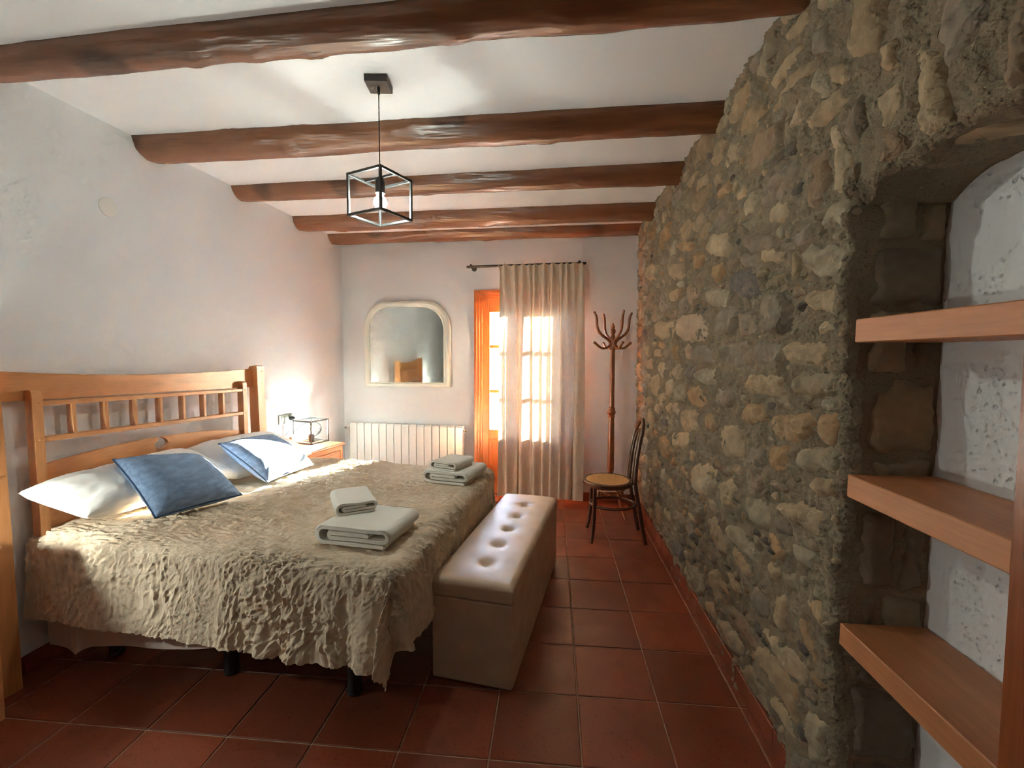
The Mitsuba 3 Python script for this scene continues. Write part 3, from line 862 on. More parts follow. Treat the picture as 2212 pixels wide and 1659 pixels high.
# ---- ceiling beams: round logs half sunk in the ceiling
BEAMS = [(-1.845, -2.005, .080, .095), (-1.138, -1.215, .112, .098), (-0.393, -0.546, .092, .104), (0.323, 0.187, .110, .116), (0.903, 0.765, .090, .092)]
BL = ['rough dark log beam across the ceiling nearest the camera, in front of the lamp', 'dark log beam just behind the ceiling plate of the pendant lamp', 'dark cracked log beam behind the pendant lamp cube, third from the camera',
      'dark log beam next to last before the back wall', 'dark log beam closest to the back wall and the curtain rod']
for k, (yl, yr, ra, rb) in enumerate(BEAMS):
    xl, xr = -2.05 + (yl - 1.15) * 0.035 - 0.03, 1.06
    n, m = 150, 40
    s = np.linspace(0, 1, n)
    th = np.linspace(-0.02, 2 * np.pi - 0.02, m)
    S, TH = np.meshgrid(s, th, indexing='ij')
    X = xl + (xr - xl) * S
    base = ra + (rb - ra) * S
    yc = yl + (yr - yl) * S + base
    q = np.stack([X * 1.6, np.cos(TH) * 0.9 + 7 * k, np.sin(TH) * 0.9], -1)
    R_ = base * (1 + 0.22 * nz(q, 1.6, 60 + k, 3)) + nz(np.stack([X * 5, np.cos(TH) * 6 + k, np.sin(TH) * 6], -1), 1.0, 70 + k, 3) * 0.008
    for _ in range(7):      # knots
        kx, kt = rng.uniform(xl + .1, xr - .1), rng.uniform(np.pi * 0.95, np.pi * 1.75)
        d2 = ((X - kx) / 0.045) ** 2 + ((TH - kt) / 0.40) ** 2
        R_ = R_ + 0.012 * np.exp(-d2) - 0.012 * np.exp(-d2 * 9)
    for _ in range(4):      # drying cracks
        kx, kt, kl = rng.uniform(xl + .3, xr - .3), rng.uniform(np.pi * 1.0, np.pi * 1.6), rng.uniform(.2, .7)
        d = np.abs(TH - kt - 0.12 * (X - kx) - 0.10 * nz(np.stack([X, 0 * X, 0 * X + k], -1), 6, 80)) / 0.06
        R_ = R_ - 0.008 * np.exp(-d * d) * np.clip(1.2 - np.abs(X - kx) / kl * 1.2, 0, 1)
    end = np.clip(1 - (X - xl) / 0.16, 0, 1) ** 2
    R_ = R_ * (1 - 0.16 * end * np.clip(-np.sin(TH), 0, 1))
    P = np.stack([X, yc + R_ * np.cos(TH), H + 0.005 + R_ * np.sin(TH)], -1)
    mm = gridmesh(P)
    if (mm.face_normals[:, 2] * (mm.triangles_center[:, 2] - H)).mean() < 0:
        mm.invert()
    tag(obj('ceiling_beam', mm, 'mat_beam', smooth=True), BL[k], 'beam', 'log beams of the ceiling')


# ---- cube lamps
def cage(w, h, t=0.011):
    b = []
    e = w / 2
    for x in (-e, e - t):
        for y in (-e, e - t):
            b.append(cbox(x, x + t, y, y + t, 0, h, .001))
    for z in (0, h - t):
        for s in (-e, e - t):
            b.append(cbox(-e, e, s, s + t, z, z + t, .001))
            b.append(cbox(s, s + t, -e, e, z, z + t, .001))
    return b


def bulb_mesh(r=0.030):
    a = np.linspace(0, math.pi * 0.80, 14)
    prof = [(r * math.sin(t), r * math.cos(t)) for t in a] + [(0.0135, -r * 1.35), (0.0, -r * 1.36)]
    prof[0] = (0.0, r)
    return lathe(prof[::-1], 20)


PX, PY = -0.565, -1.503
pl = thing('pendant_lamp', 'black open cube pendant lamp hanging from the ceiling on a thin cord, bulb lit', 'lamp')
obj('ceiling_plate', move(cbox(-.05, .05, -.05, .05, -.030, 0, .002), rotz(6, (PX, PY, H))), 'mat_black', pl)
obj('cord_grip', shift(lathe([(0, 0), (.007, 0), (.006, .03), (0, .03)], 12), PX, PY, H - .058), 'mat_black', pl)
obj('cord', tube([(PX, PY, H - .03), (PX, PY, 2.245)], .0024, 8), 'mat_black', pl)
RC = rotz(22 - 45, (PX, PY, 2.06))
bars = cage(0.202, 0.186)
t2 = cat(cbox(-.101, .101, -.005, .005, .176, .186, .001))
obj('frame', move(cat(*bars, t2), RC), 'mat_blackmetal', pl, smooth=False)
obj('bulb_holder', shift(lathe([(0, 0), (.021, 0), (.021, .052), (.014, .066), (0, .068)], 20), PX, PY, 2.172), 'mat_black', pl)
flip = M4((PX, PY, 2.132), (1, 0, 0), (0, -1, 0), (0, 0, -1))
k = obj('bulb', move(bulb_mesh(), flip), 'mat_bulb', pl, smooth=True, label='lit frosted bulb')
scene[k]['emitter'] = EMIT_PENDANT

NSZ = 0.68
E11 = math.radians(11)
MN = M4((0, 0, 0), (math.cos(E11), -math.sin(E11), 0), (math.sin(E11), math.cos(E11), 0))


def table_lamp(o, yaw, label, cable, emit):
    k = thing('table_lamp', label, 'lamp', 'cube bedside lamps')
    m = rotz(yaw, o)
    bars = cage(0.205, 0.20)
    cross = [cbox(-.10, .10, -.012, .012, 0, .006, .001), cbox(-.012, .012, -.10, .10, 0.0005, .0065, .001)]
    obj('frame', move(cat(*bars, *cross), m), 'mat_blackmetal', k, smooth=False)
    obj('bulb_holder', move(shift(lathe([(0, 0), (.024, 0), (.024, .05), (.018, .066), (0, .068)], 20), 0, 0, .006), m), 'mat_black', k)
    b = obj('bulb', move(shift(bulb_mesh(0.028), 0, 0, .118), m), 'mat_bulb', k, smooth=True, label='lit frosted bulb')
    scene[b]['emitter'] = emit
    if cable:
        obj('cord', tube(spline(cable, 90), .0028, 7), 'mat_black', k)
    return k


# lamp on the far nightstand, its cord rises over the edge and loops back to the socket
LO = (-1.893, 0.216, NSZ)
sock = np.array([-2.070, 0.196, 0.890])
cable = [(-1.893, .216, .690), (-1.95, .31, .688), (-1.985, .325, .70), (-1.93, .385, .715), (-1.90, .40, .78), (-1.93, .385, .825), (-2.0, .35, .832), (-2.045, .28, .80), (-2.045, .15, .725), (-2.06, .10, .735), (-2.055, .17, .80), (-2.04, .235, .868), (-2.03, .215, .89), (-2.045, .200, .890)]
tl = table_lamp(LO, -16, 'black open cube table lamp on the far nightstand beside the socket, bulb lit', cable, EMIT_FAR)
sw = tube([(-1.938, .384, .712), (-1.922, .390, .735), (-1.906, .397, .768), (-1.900, .40, .785)], [.003, .009, .010, .004], 12)
obj('switch', sw, 'mat_black', tl, label='black in-line cord switch')
obj('plug', move(lathe([(0, 0), (.018, 0), (.019, .022), (.010, .034), (0, .036)], 18), M4((sock[0] + .004, sock[1] + .001, sock[2]), (0, 1, 0), (0, 0, 1), (1, 0, 0))), 'mat_black', tl, label='black round plug in the wall socket')
table_lamp((-2.042, -2.26, NSZ + .02), 2, 'black open cube table lamp on the near nightstand cut off by the left edge', None, EMIT_NEAR)


# ---- nightstands
def nightstand(m, z, label, dep=.38):
    """local frame: x out of the wall (front at 0, back at -dep), y along it, centred."""
    k = thing('nightstand', label, 'nightstand', 'pine nightstands')
    top = rbox(-dep - .005, .012, -.262, .262, z - .024, z, .011, 8)
    obj('top', move(top, m), 'mat_nightstand', k)
    body = [cbox(-dep + .01, -dep + .028, -.24, .24, .06, z - .023), cbox(-dep + .02, -.005, -.24, -.222, .0, z - .023), cbox(-dep + .02, -.005, .222, .24, .0, z - .023), cbox(-dep + .02, -.012, -.23, .23, .06, .08),
            cbox(-.02, 0, -.24, -.212, 0, z - .023), cbox(-.02, 0, .212, .24, 0, z - .023), cbox(-.02, -.001, -.22, .22, z - .060, z - .023), cbox(-.02, -.001, -.22, .22, z - .262, z - .232), cbox(-.02, -.001, -.22, .22, .05, .10)]
    obj('body', move(cat(*body), m), 'mat_nightstand', k)
    for za, zb in ((z - .230, z - .062), (.104, z - .264)):
        d = obj('drawer', move(cat(cbox(-dep + .05, -.005, -.209, .209, za + .002, zb - .002, .002), cbox(-.01, .003, -.19, .19, za + .016, zb - .016, .004)), m), 'mat_nightstand', k)
        zc = (za + zb) / 2 + .004
        ringp = [(.012 + .003 * math.cos(t), .0145 * math.sin(t), zc + .0165 * math.cos(t) - .006) for t in np.linspace(0, 2 * np.pi, 20, endpoint=False)]
        obj('handle', move(cat(tube(ringp, .0026, 8, closed=True), shift(move(lathe([(0, 0), (.007, 0), (.006, .012), (0, .013)], 12), M4((0, 0, 0), (0, 1, 0), (0, 0, 1), (1, 0, 0))), .002, 0, zc + .012)), m), 'mat_darkmetal', d, label='dark ring pull')
    yy = np.linspace(-.245, .245, 40)
    zz = .028 + .055 * np.exp(-(np.clip(np.abs(yy) - .10, 0, None) / .085) ** 2)
    poly = Polygon([(-.245, 0)] + list(zip(yy, zz)) + [(.245, 0)]).difference(Point(.03, .046).buffer(.019))
    bb = move(prism(poly, .018), M4((-dep - .005, 0, z - .001), (0, 1, 0), (0, 0, 1), (1, 0, 0)))
    obj('back_rail', move(bb, m), 'mat_nightstand', k)
    return k


f11 = np.array([math.cos(E11), -math.sin(E11)])
e11 = np.array([math.sin(E11), math.cos(E11)])
fr_ = np.array([-1.605, 0.245]) - e11 * .262
nightstand(M4((fr_[0], fr_[1], 0), (f11[0], f11[1], 0), (e11[0], e11[1], 0)), NSZ, 'pine nightstand in the far left corner, by the radiator, with a small lit lamp')
nightstand(M4((-1.940, -2.247, 0), (1, -.035, 0), (.035, 1, 0)), NSZ + .02, 'pine nightstand by the near headboard post, cut off by the left edge', .205)

# ---- socket plate and blank cover on the left wall
sp = thing('switch_plate', 'metallic grey switch and socket plate on the white wall beside the headboard', 'switch plate')
us, vs = 0.141 - 1.15, 0.891       # along the wall from PL, height
obj('plate', moveL(rbox(us - .094, us + .094, 0, .011, vs - .040, vs + .040, .005, 6)), 'mat_steelplate', sp)
obj('rocker', moveL(cbox(us - .062, us - .014, .010, .014, vs - .025, vs + .025, .002)), 'mat_steelplate', sp)
obj('socket', move(lathe([(0, .0), (.024, .0), (.024, .003), (.019, .003), (.017, .0005), (0, .0005)][::1], 24), M4((sock[0] - .012, sock[1], sock[2]), (0, 1, 0), (0, 0, 1), (1, 0, 0))), 'mat_greyplastic', sp)
tag(obj('junction_cover', moveL(shift(move(lathe([(0, 0), (.050, 0), (.050, .004), (.046, .0065), (0, .0065)], 40), M4((0, 0, 0), (0, 0, 1), (1, 0, 0), (0, 1, 0))), -1.289 - 1.15, 0, 2.222)), 'mat_cap'), 'round white blank cover plate high on the left wall above the headboard', 'cover plate')

# ---- radiator on the back wall
rd = thing('radiator', 'white aluminium panel radiator of fifteen sections below the mirror', 'radiator')
zr0, zr1 = 0.14, 0.725
us0, us1 = -2.500, -1.250
pw = (us1 - us0) / 15
front = rbox(.0012, pw - .0030, -.120, -.108, 0, zr1 - zr0 - .012, .004, 6)
fins = [cbox(pw / 2 - .004, pw / 2 + .004, -.112, -.040, .01, zr1 - zr0 - .012, .001), cbox(.008, pw - .008, -.072, -.045, .006, zr1 - zr0 - .004, .004)]
crown = trimesh.convex.convex_hull(np.array([(x, y, z) for x in (.004, pw - .006) for y, z in ((-.116, zr1 - zr0 - .02), (-.110, zr1 - zr0 - .004), (-.090, zr1 - zr0), (-.050, zr1 - zr0 - .004), (-.046, zr1 - zr0 - .03))]))
slot = None
sec = mikit.ply(cat(front, *fins, crown), 'mat_enamel', 30)
for i in range(15):
    copy_shape('section', sec, T(M4(tuple((MB @ np.array([us0 + i * pw, 0, zr0, 1]))[:3]), tuple(MB[:3, 0]), tuple(MB[:3, 1])).tolist()), rd)
for zz in (.06, zr1 - zr0 - .06):
    obj('collector', move(move(lathe([(0, 0), (.017, 0), (.017, us1 - us0 + .004), (0, us1 - us0 + .004)], 14), M4((us0 - .002, -.058, zr0 + zz), (0, 1, 0), (0, 0, 1), (1, 0, 0))), MB), 'mat_enamel', rd)
v = obj('valve', move(cat(move(lathe([(0, 0), (.011, 0), (.011, .05), (0, .05)], 14), M4((us0 - .050, -.058, zr1 - .06), (0, 1, 0), (0, 0, 1), (1, 0, 0))), shift(lathe([(0, -.05), (.009, -.05), (.009, .03), (0, .03)], 12), us0 - .045, -.058, zr1 - .06)), MB), 'mat_enamel', rd)
obj('thermostat', move(move(lathe([(0, 0), (.015, 0), (.020, .012), (.020, .055), (.017, .062), (0, .062)], 22), M4((us0 - .045, -.060, zr1 - .052), (1, 0, 0), (0, 0, 1), (0, -1, 0))), MB), 'mat_enamel', rd)
obj('thermostat_dial', move(move(lathe([(0, 0), (.013, 0), (.013, .003), (0, .003)], 22), M4((us0 - .045, -.1215, zr1 - .052), (1, 0, 0), (0, 0, 1), (0, -1, 0))), MB), 'mat_greyplastic', rd, label='grey end of the thermostat')
obj('air_vent', move(move(lathe([(0, 0), (.009, 0), (.006, .015), (.004, .022), (0, .022)], 12), M4((us1, -.058, zr1 - .06), (0, 1, 0), (0, 0, 1), (1, 0, 0))), MB), 'mat_brass', rd)
for uu in (-2.3, -1.45):
    obj('bracket', move(cbox(uu - .02, uu + .02, -.05, 0, zr1 - .09, zr1 - .03), MB), 'mat_enamel', rd)
obj('supply_pipe', move(tube([(us0 - .045, -.058, zr1 - .10), (us0 - .045, -.058, .02)], .008, 10), MB), 'mat_enamel', rd)


# ---- mirror
def arch(u0, u1, z0, z1, rx, rz, n=22, e=2.3):
    pts = [(u0, z0), (u1, z0)]
    t = np.linspace(0, np.pi / 2, n)
    pts += [(u1 - rx + rx * math.cos(a) ** (2 / e), z1 - rz + rz * math.sin(a) ** (2 / e)) for a in t]
    pts += [(u0 + rx - rx * math.cos(a) ** (2 / e), z1 - rz + rz * math.sin(a) ** (2 / e)) for a in t[::-1]]
    return np.array(pts)


MM = MB @ rotz(2.3, ((-2.352 - 1.408) / 2, -.020, 0)) @ M4((1.88, 0, 0))      # the mirror hangs a little askew
MG = MM @ rotz(2.3, (-1.88, -.016, 0)) @ M4((1.88, 0, 0))
mr = thing('mirror', 'arched mirror in a cream white frame on the back wall over the radiator', 'mirror')
MU0, MU1, MZ0, MZ1 = -2.352, -1.408, 1.112, 2.004
outl = arch(MU0, MU1, MZ0, MZ1, .30, .30)
prof = [(0, 0), (0, .014), (.010, .024), (.030, .030), (.050, .026), (.056, .020), (.060, .023), (.066, .020), (.070, .015), (.076, .016), (.080, .010), (.080, .004)]
rings = []
for d, hgt in prof:
    f = d
    rings.append(np.c_[arch(MU0 + f, MU1 - f, MZ0 + f * .62, MZ1 - f * .80, max(.30 - f * .6, .02), max(.30 - f * .5, .02)), np.full(len(outl), -hgt - .002)])
P = np.stack([np.stack([q[:, 0], q[:, 2], q[:, 1]], 1) for q in rings], 0)
P = np.concatenate([P, P[:, :1]], 1)
fm = gridmesh(P)
if fm.face_normals[:, 1].mean() > 0:
    fm.invert()
obj('frame', move(fm, MM), 'mat_cream', mr, smooth=40)
fdz = .078
gl = Polygon(arch(MU0 + fdz, MU1 - fdz, MZ0 + fdz * .62, MZ1 - fdz * .8, .30 - fdz * .6, .30 - fdz * .5))
gm = move(prism(gl, .004), M4((0, 0, 0), (1, 0, 0), (0, 0, 1), (0, -1, 0)))
obj('glass', move(gm, MG), 'mat_mirror', mr, smooth=False)

# ---- curtain rod and curtain
RODV, RODZ = -0.095, 2.322
cr = thing('curtain_rod', 'thin black curtain rod on the back wall above the balcony door', 'curtain rod')
obj('rod', move(tube([(-1.212, RODV, RODZ), (-.040, RODV, RODZ)], .0125, 16), MB), 'mat_black', cr, smooth=40)
for uu in (-1.16, -.095):
    b = obj('bracket', move(cat(tube([(uu, 0, RODZ - .004), (uu, RODV + .012, RODZ - .004)], .008, 12), move(lathe([(0, 0), (.026, 0), (.026, .006), (.020, .010), (0, .010)], 24), M4((uu, -.001, RODZ - .004), (1, 0, 0), (0, 0, 1), (0, -1, 0))), move(trimesh.creation.torus(.0145, .005, 20, 10), M4((uu, RODV, RODZ), (0, 1, 0), (0, 0, 1), (1, 0, 0)))), MB), 'mat_black', cr)
    obj('screw_cap', move(shift(trimesh.creation.icosphere(2, .010), uu - .012, RODV - .004, RODZ + .017), MB), 'mat_black', cr, smooth=True)

nu, nv = 520, 190
s = np.linspace(0, 1, nu)
zt, zb = RODZ + .004, 0.045
v_ = np.r_[np.linspace(0, .045, 26)[:-1], np.linspace(.045, 1, nv - 25)]
S, V = np.meshgrid(s, v_, indexing='ij')
low = np.clip((V - .03) / .97, 0, 1)
NF = 11.0                                            # pleats of the heading
ph = 2 * np.pi * (NF * S + 0.20 * np.sin(2 * np.pi * S * 2.3 + 1.0) + 0.10 * np.sin(2 * np.pi * 5.1 * S))
# lower down the pleats run together into fewer, deeper folds
ph2 = 2 * np.pi * (7.6 * S + 0.28 * np.sin(2 * np.pi * S * 1.6 + .6) + 0.05 * np.sin(4 * low + 5 * S))
mixd = np.clip(low * 2.6, 0, 1) ** .8
spike = 2 * np.abs(np.cos(ph / 2)) ** 6 - .7
deep = np.sin(ph2) + .42 * np.sin(2 * ph2 + .8) + .20 * np.sin(ph + 1.0)
hd = np.clip(V / .028, 0, 1)                       # header: 0 at the top edge, 1 at the pinch
tri = 2 / np.pi * np.arcsin(np.sin(ph + np.pi / 2))
amp = .020 + .020 * mixd
off = (1 - hd) * (.006 + .022 * np.abs(tri) * np.sign(tri)) + hd * (.020 * spike * (1 - mixd) + amp * .82 * deep * mixd)
W = .812
U = -.878 + W * S + hd * (.010 * (1 - mixd) * np.sin(ph) - .026 * mixd * np.cos(ph2) + .026 * mixd * np.cos(ph2[0, 0])) + .006 * low * np.sin(9 * S + 3 * low)
U = U - .022 * (1 - hd) * np.sin(ph) * .6
Z = zt + .010 * tri * (1 - hd) - V * (zt - zb)
crease = nz(np.stack([S * 30, V * 26, 0 * S], -1), 1.0, 95, 4)
diag = nz(np.stack([S * 40 + V * 25, V * 12 - S * 6, 0 * S], -1), 1.0, 96, 3)
off = off + (0.005 * crease + .008 * diag) * (.25 + low)
hem = np.clip((V - .965) / .035, 0, 1)
Z = Z + .014 * hem * nz(np.stack([S * 14, 0 * S, 0 * S], -1), 1.0, 97, 2)
P = np.stack([U, RODV - .026 - off - .016 * low, Z], -1)
cm = gridmesh(P)
cm.invert()
tag(obj('curtain', move(cm, MB), 'mat_linen', smooth=True), 'beige linen curtain with pinch pleats hanging over the balcony door, lit from behind', 'curtain')


# ---- bed, in its own frame (a to the foot, b to the far side, z up)
def mb(mesh):
    return move(mesh, MBED)


TILT = 0.0225
BC = -1.35


def tz(mesh):
    mesh = mesh.copy()
    v = mesh.vertices.copy()
    v[:, 2] -= TILT * (v[:, 1] - BC) * np.clip(v[:, 2] / 0.9, 0, 1)
    mesh.vertices = v
    return mesh


bed = thing('bed', 'double bed with a slatted pine headboard and black legs under a beige throw', 'bed')
hb = newkey('headboard', bed)
scene[hb] = mikit.ply(mb(tz(cat(cbox(-1.944, -1.922, -1.88, -.80, .30, .42)))), 'mat_pine', 35)


def board(poly, a0, a1, r=.003):
    """outline (b, z) with thickness from a0 to a1"""
    return mb(tz(move(prism(poly, a1 - a0), M4((a0, 0, 0), (0, 1, 0), (0, 0, 1), (1, 0, 0)))))


bb_ = np.linspace(-2.085, -.620, 60)
t_ = (bb_ - BC) / .735
topz = 1.331 + .030 * np.abs(t_) ** 2.0
obj('crest_rail', board(Polygon(list(zip(bb_, topz)) + [(-.620, 1.226), (-2.085, 1.226)]), -1.942, -1.914), 'mat_pine', hb)
ab_ = np.linspace(-1.915, -.775, 60)
t_ = (ab_ - BC) / .575
az = .973 - .045 * np.abs(t_) ** 2.0
pan = Polygon(list(zip(ab_, az)) + [(-.775, .60), (-1.915, .60)])
drop = Polygon([(-1.392, .931), (-1.386, .918), (-1.371, .909), (-1.353, .907), (-1.335, .911), (-1.322, .921), (-1.317, .934), (-1.320, .946), (-1.331, .956), (-1.345, .962), (-1.352, .985), (-1.372, .985), (-1.362, .957), (-1.378, .948)]).buffer(.004, join_style=1)
obj('arched_panel', board(pan.difference(drop), -1.915, -1.893), 'mat_pine', hb)
for b0, b1 in ((-1.949, -1.913), (-.767, -.731)):
    pts = [(-1.918, 1.24), (-1.918, 1.262), (-1.910, 1.272), (-1.886, 1.272), (-1.874, 1.262), (-1.871, 1.24), (-1.871, .30), (-1.918, .30)]
    p = move(prism(Polygon(pts), b1 - b0), M4((0, b0, 0), (1, 0, 0), (0, 0, 1), (0, -1, 0)))
    p = p if p.bounds[0][1] > b0 - .001 else shift(p, 0, b1 - b0, 0)
    if p.volume < 0:
        p.invert()
    obj('inner_post', mb(tz(p)), 'mat_pine_up', hb)
for z0, z1 in ((1.200, 1.221), (1.037, 1.060)):
    obj('rail', mb(tz(cbox(-1.916, -1.873, -1.914, -.766, z0, z1, .003))), 'mat_pine', hb)
for k in range(7):
    bs = -1.7885 + k * .1436
    obj('slat', mb(tz(cbox(-1.914, -1.876, bs - .0085, bs + .0085, 1.058, 1.202, .002))), 'mat_pine_up', hb)
for s, b0 in ((1, -.642), (-1, -2.130)):
    pts = [(-1.932, 1.362), (-1.926, 1.375), (-1.885, 1.383), (-1.866, 1.378), (-1.862, 1.36), (-1.852, .7), (-1.850, 0.0), (-1.930, 0.0)]
    p = move(prism(Polygon(pts), .070), M4((0, b0 + .070, 0), (1, 0, 0), (0, 0, 1), (0, -1, 0)))
    if p.volume < 0:
        p.invert()
    obj('outer_post', mb(tz(p)), 'mat_pine_up', hb)
    for zz in (1.340, 1.256, .914):
        obj('peg', mb(tz(move(lathe([(0, 0), (.0055, 0), (.004, .004), (0, .005)], 10), M4((-1.863 + (1.36 - zz) * .015, b0 + .042, zz), (0, 1, 0), (0, 0, 1), (1, 0, 0))))), 'mat_pine', hb, label='dark wooden peg')
for b0 in (-1.931, -.749):
    for zz in (1.211, 1.049):
        obj('peg', mb(tz(move(lathe([(0, 0), (.0055, 0), (.004, .004), (0, .005)], 10), M4((-1.8712, b0, zz), (0, 1, 0), (0, 0, 1), (1, 0, 0))))), 'mat_pine', hb)
obj('base', mb(rbox(-1.85, -.20, -1.90, -.50, .26, .40, .02, 6)), 'mat_dark', bed)
obj('mattress', mb(rbox(-1.855, -.19, -1.905, -.495, .402, .625, .05, 8)), 'mat_cotton', bed)
for a in (-1.70, -1.05, -.435):
    for b in (-1.79, -.62):
        obj('leg', mb(shift(lathe([(0, 0), (.030, 0), (.034, .008), (.030, .02), (.030, .262), (0, .262)], 20), a, b, 0)), 'mat_black', bed, label='black cylindrical leg')

# sheet hanging out below the throw
n1, n2 = 240, 26
aa = np.linspace(-1.90, -.36, n1)
hh = np.linspace(0, 1, n2)
Sg, Hg = np.meshgrid(aa, hh, indexing='ij')
zbot = np.interp(Sg, [-1.93, -1.82, -1.36, -.92, -.5, -.3], [.105, .105, .16, .225, .26, .27])
fold = .010 * np.sin(Sg * 9) + .022 * np.exp(-((Sg + 1.74 - .03 * Hg) / .03) ** 2) + nz(np.stack([Sg * 3, Hg, 0 * Sg], -1), 1.6, 55, 2) * .03
P = np.stack([Sg, -1.925 - fold * Hg, .50 - (0.50 - zbot) * Hg - .03 * np.exp(-((Sg + 1.74) / .04) ** 2) * Hg], -1)
fr1 = gridmesh(P)
bb2 = np.linspace(-1.925, -1.2, 60)
Bg, Hg = np.meshgrid(bb2, hh, indexing='ij')
P2 = np.stack([-1.862 - .045 * np.clip((-1.75 - Bg) / .17, 0, 1) * 1.0 - .0 * Bg, Bg, .50 - .36 * Hg], -1)
tag(obj('bed_sheet', mb(cat(fr1, gridmesh(P2))), 'mat_sheet', smooth=True), 'pale sheet hanging below the hem of the throw along the near side of the bed', 'sheet')

# throw: a crinkled plush cloth laid over the mattress
ZT, RR = 0.652, 0.070
AF, AH = -.205, -1.93           # foot edge and head end of the flat top
BN, BFAR = -1.895, -.500        # near and far edge of the flat top
LN, LF, LE = 0.425, 0.40, 0.44  # cloth beyond the edges: near, foot, far


def drop_(d, flare):
    q = math.pi / 2 * RR
    h = np.where(d < q, RR * np.sin(np.minimum(d, q) / RR), RR + flare * (d - q))
    v = np.where(d < q, RR * (1 - np.cos(np.minimum(d, q) / RR)), RR + (d - q))
    return h, v


ns, nt = 500, 470
s = np.linspace(AH, AF + LF, ns)
t = np.linspace(BN - LN, BFAR + LE, nt)
Sg, Tg = np.meshgrid(s, t, indexing='ij')
ds, dn, df = np.clip(Sg - AF, 0, None), np.clip(BN - Tg, 0, None), np.clip(Tg - BFAR, 0, None)
dside = np.where(dn > 0, dn, df)
sgn = np.where(dn > 0, -1.0, 1.0)
r_ = np.hypot(ds, dside)
phi = np.arctan2(dside, ds + 1e-9)
# the corner cloth gathers in a few deep folds and swings round to the near side
corner = np.clip(ds / .12, 0, 1) * np.clip(dn / .12, 0, 1)
gather = np.clip(r_ / .45, 0, 1) * corner
phi2 = phi + (.55 * np.sin(2 * phi) * corner)
r_ = r_ * (1 - .16 * corner * np.clip(r_ / .45, 0, 1))
h, v = drop_(r_, 0.10)
h = h + gather * (.050 * np.sin(6.5 * phi + 2.2 * r_) + .012 * np.sin(13 * phi))
A_ = np.where(ds > 0, AF, Sg) + h * np.cos(phi2) * (ds > 0)
B_ = np.where(dside > 0, np.where(dn > 0, BN, BFAR), Tg) + sgn * h * np.sin(phi2) * (dside > 0)
Z_ = ZT - v
# vertical folds on the near side, growing to the foot and to the hem
q = np.clip((dn - .06) / .36, 0, 1) * (1 - corner * .7)
sw = Sg + .10 * (dn - .2) * np.sin(Sg * 5 + 1)
grow = np.clip((Sg + 1.15) / .55, 0, 1)
folds = (np.abs(np.sin(sw * 12.5 + .8)) ** 1.6 * .9 + .5 * np.sin(sw * 23 + 2.0) + .35 * np.sin(sw * 41))
gentle = .5 * np.sin(sw * 7.5 + .5) + .4 * np.sin(sw * 15.5)
B_ = B_ - q * (.030 * grow * (folds - .3) + .010 * (1 - grow) * gentle)
A_ = A_ + q * .012 * grow * np.sin(sw * 25)
qf = np.clip((ds - .06) / .30, 0, 1) * (1 - corner)
A_ = A_ + qf * (.010 * np.sin(Tg * 14) - .030)
# soft unevenness of the top
flat = ((ds <= 0) & (dside <= 0))
p2 = np.stack([Sg, Tg, 0 * Sg], -1)
Z_ = Z_ + nz(p2, 2.6, 101, 2) * .020 + .010 * np.exp(-((Tg - BFAR) / .15) ** 2)
P = np.stack([A_, B_, Z_], -1)
N = vnormals(P)
N = np.where((N[..., 2:3] < -0.2) & flat[..., None], -N, N)
if N[ns // 2, nt // 2, 2] < 0:
    N = -N
# crinkles of the plush: warped ridges, longer along the bed on top and slanting on the sides
wx = Sg + .10 * nz(p2, 5.0, 103, 2)
wy = Tg + .14 * nz(p2, 4.0, 104, 2) + .25 * (Sg)*0.12
ori = np.clip(dn / .08, 0, 1)
u1 = np.stack([wx * (9 + 13 * ori), wy * (27 - 15 * ori) + wx * 7 * ori, 0 * wx], -1)
rid = 1 - np.abs(2 * meshkit.fbm(u1, 3, 105) - 1) * 2.6
rid = np.clip(rid, -0.4, 1)
u2 = np.stack([wx * (28 + 10 * ori) - wy * 9, wy * (52 - 20 * ori), 0 * wx], -1)
rid2 = np.clip(1 - np.abs(2 * meshkit.fbm(u2, 2, 106) - 1) * 2.6, -.4, 1)
strength = .45 + 1.1 * np.clip(nz(p2, 3.0, 107, 2) * 2.2 + .45, 0, 1)
fine = meshkit.noise(np.stack([wx * 150, wy * 110, 0 * wx], -1), 108) - .5
P = P + N * ((.0085 * rid + .0045 * rid2) * strength + .0022 * fine)[..., None]
hemn = np.clip(1 - (Tg - t[0]) / .03, 0, 1)
P[..., 2] += hemn * nz(np.stack([Sg * 60, 0 * Sg, 0 * Sg], -1), 1.0, 109, 2) * .016
bm = gridmesh(P)
if bm.face_normals[:, 2].mean() < 0:
    bm.invert()
tag(obj('throw_blanket', mb(bm), 'mat_fur', smooth=True), 'beige crinkled plush throw spread over the whole bed', 'blanket')


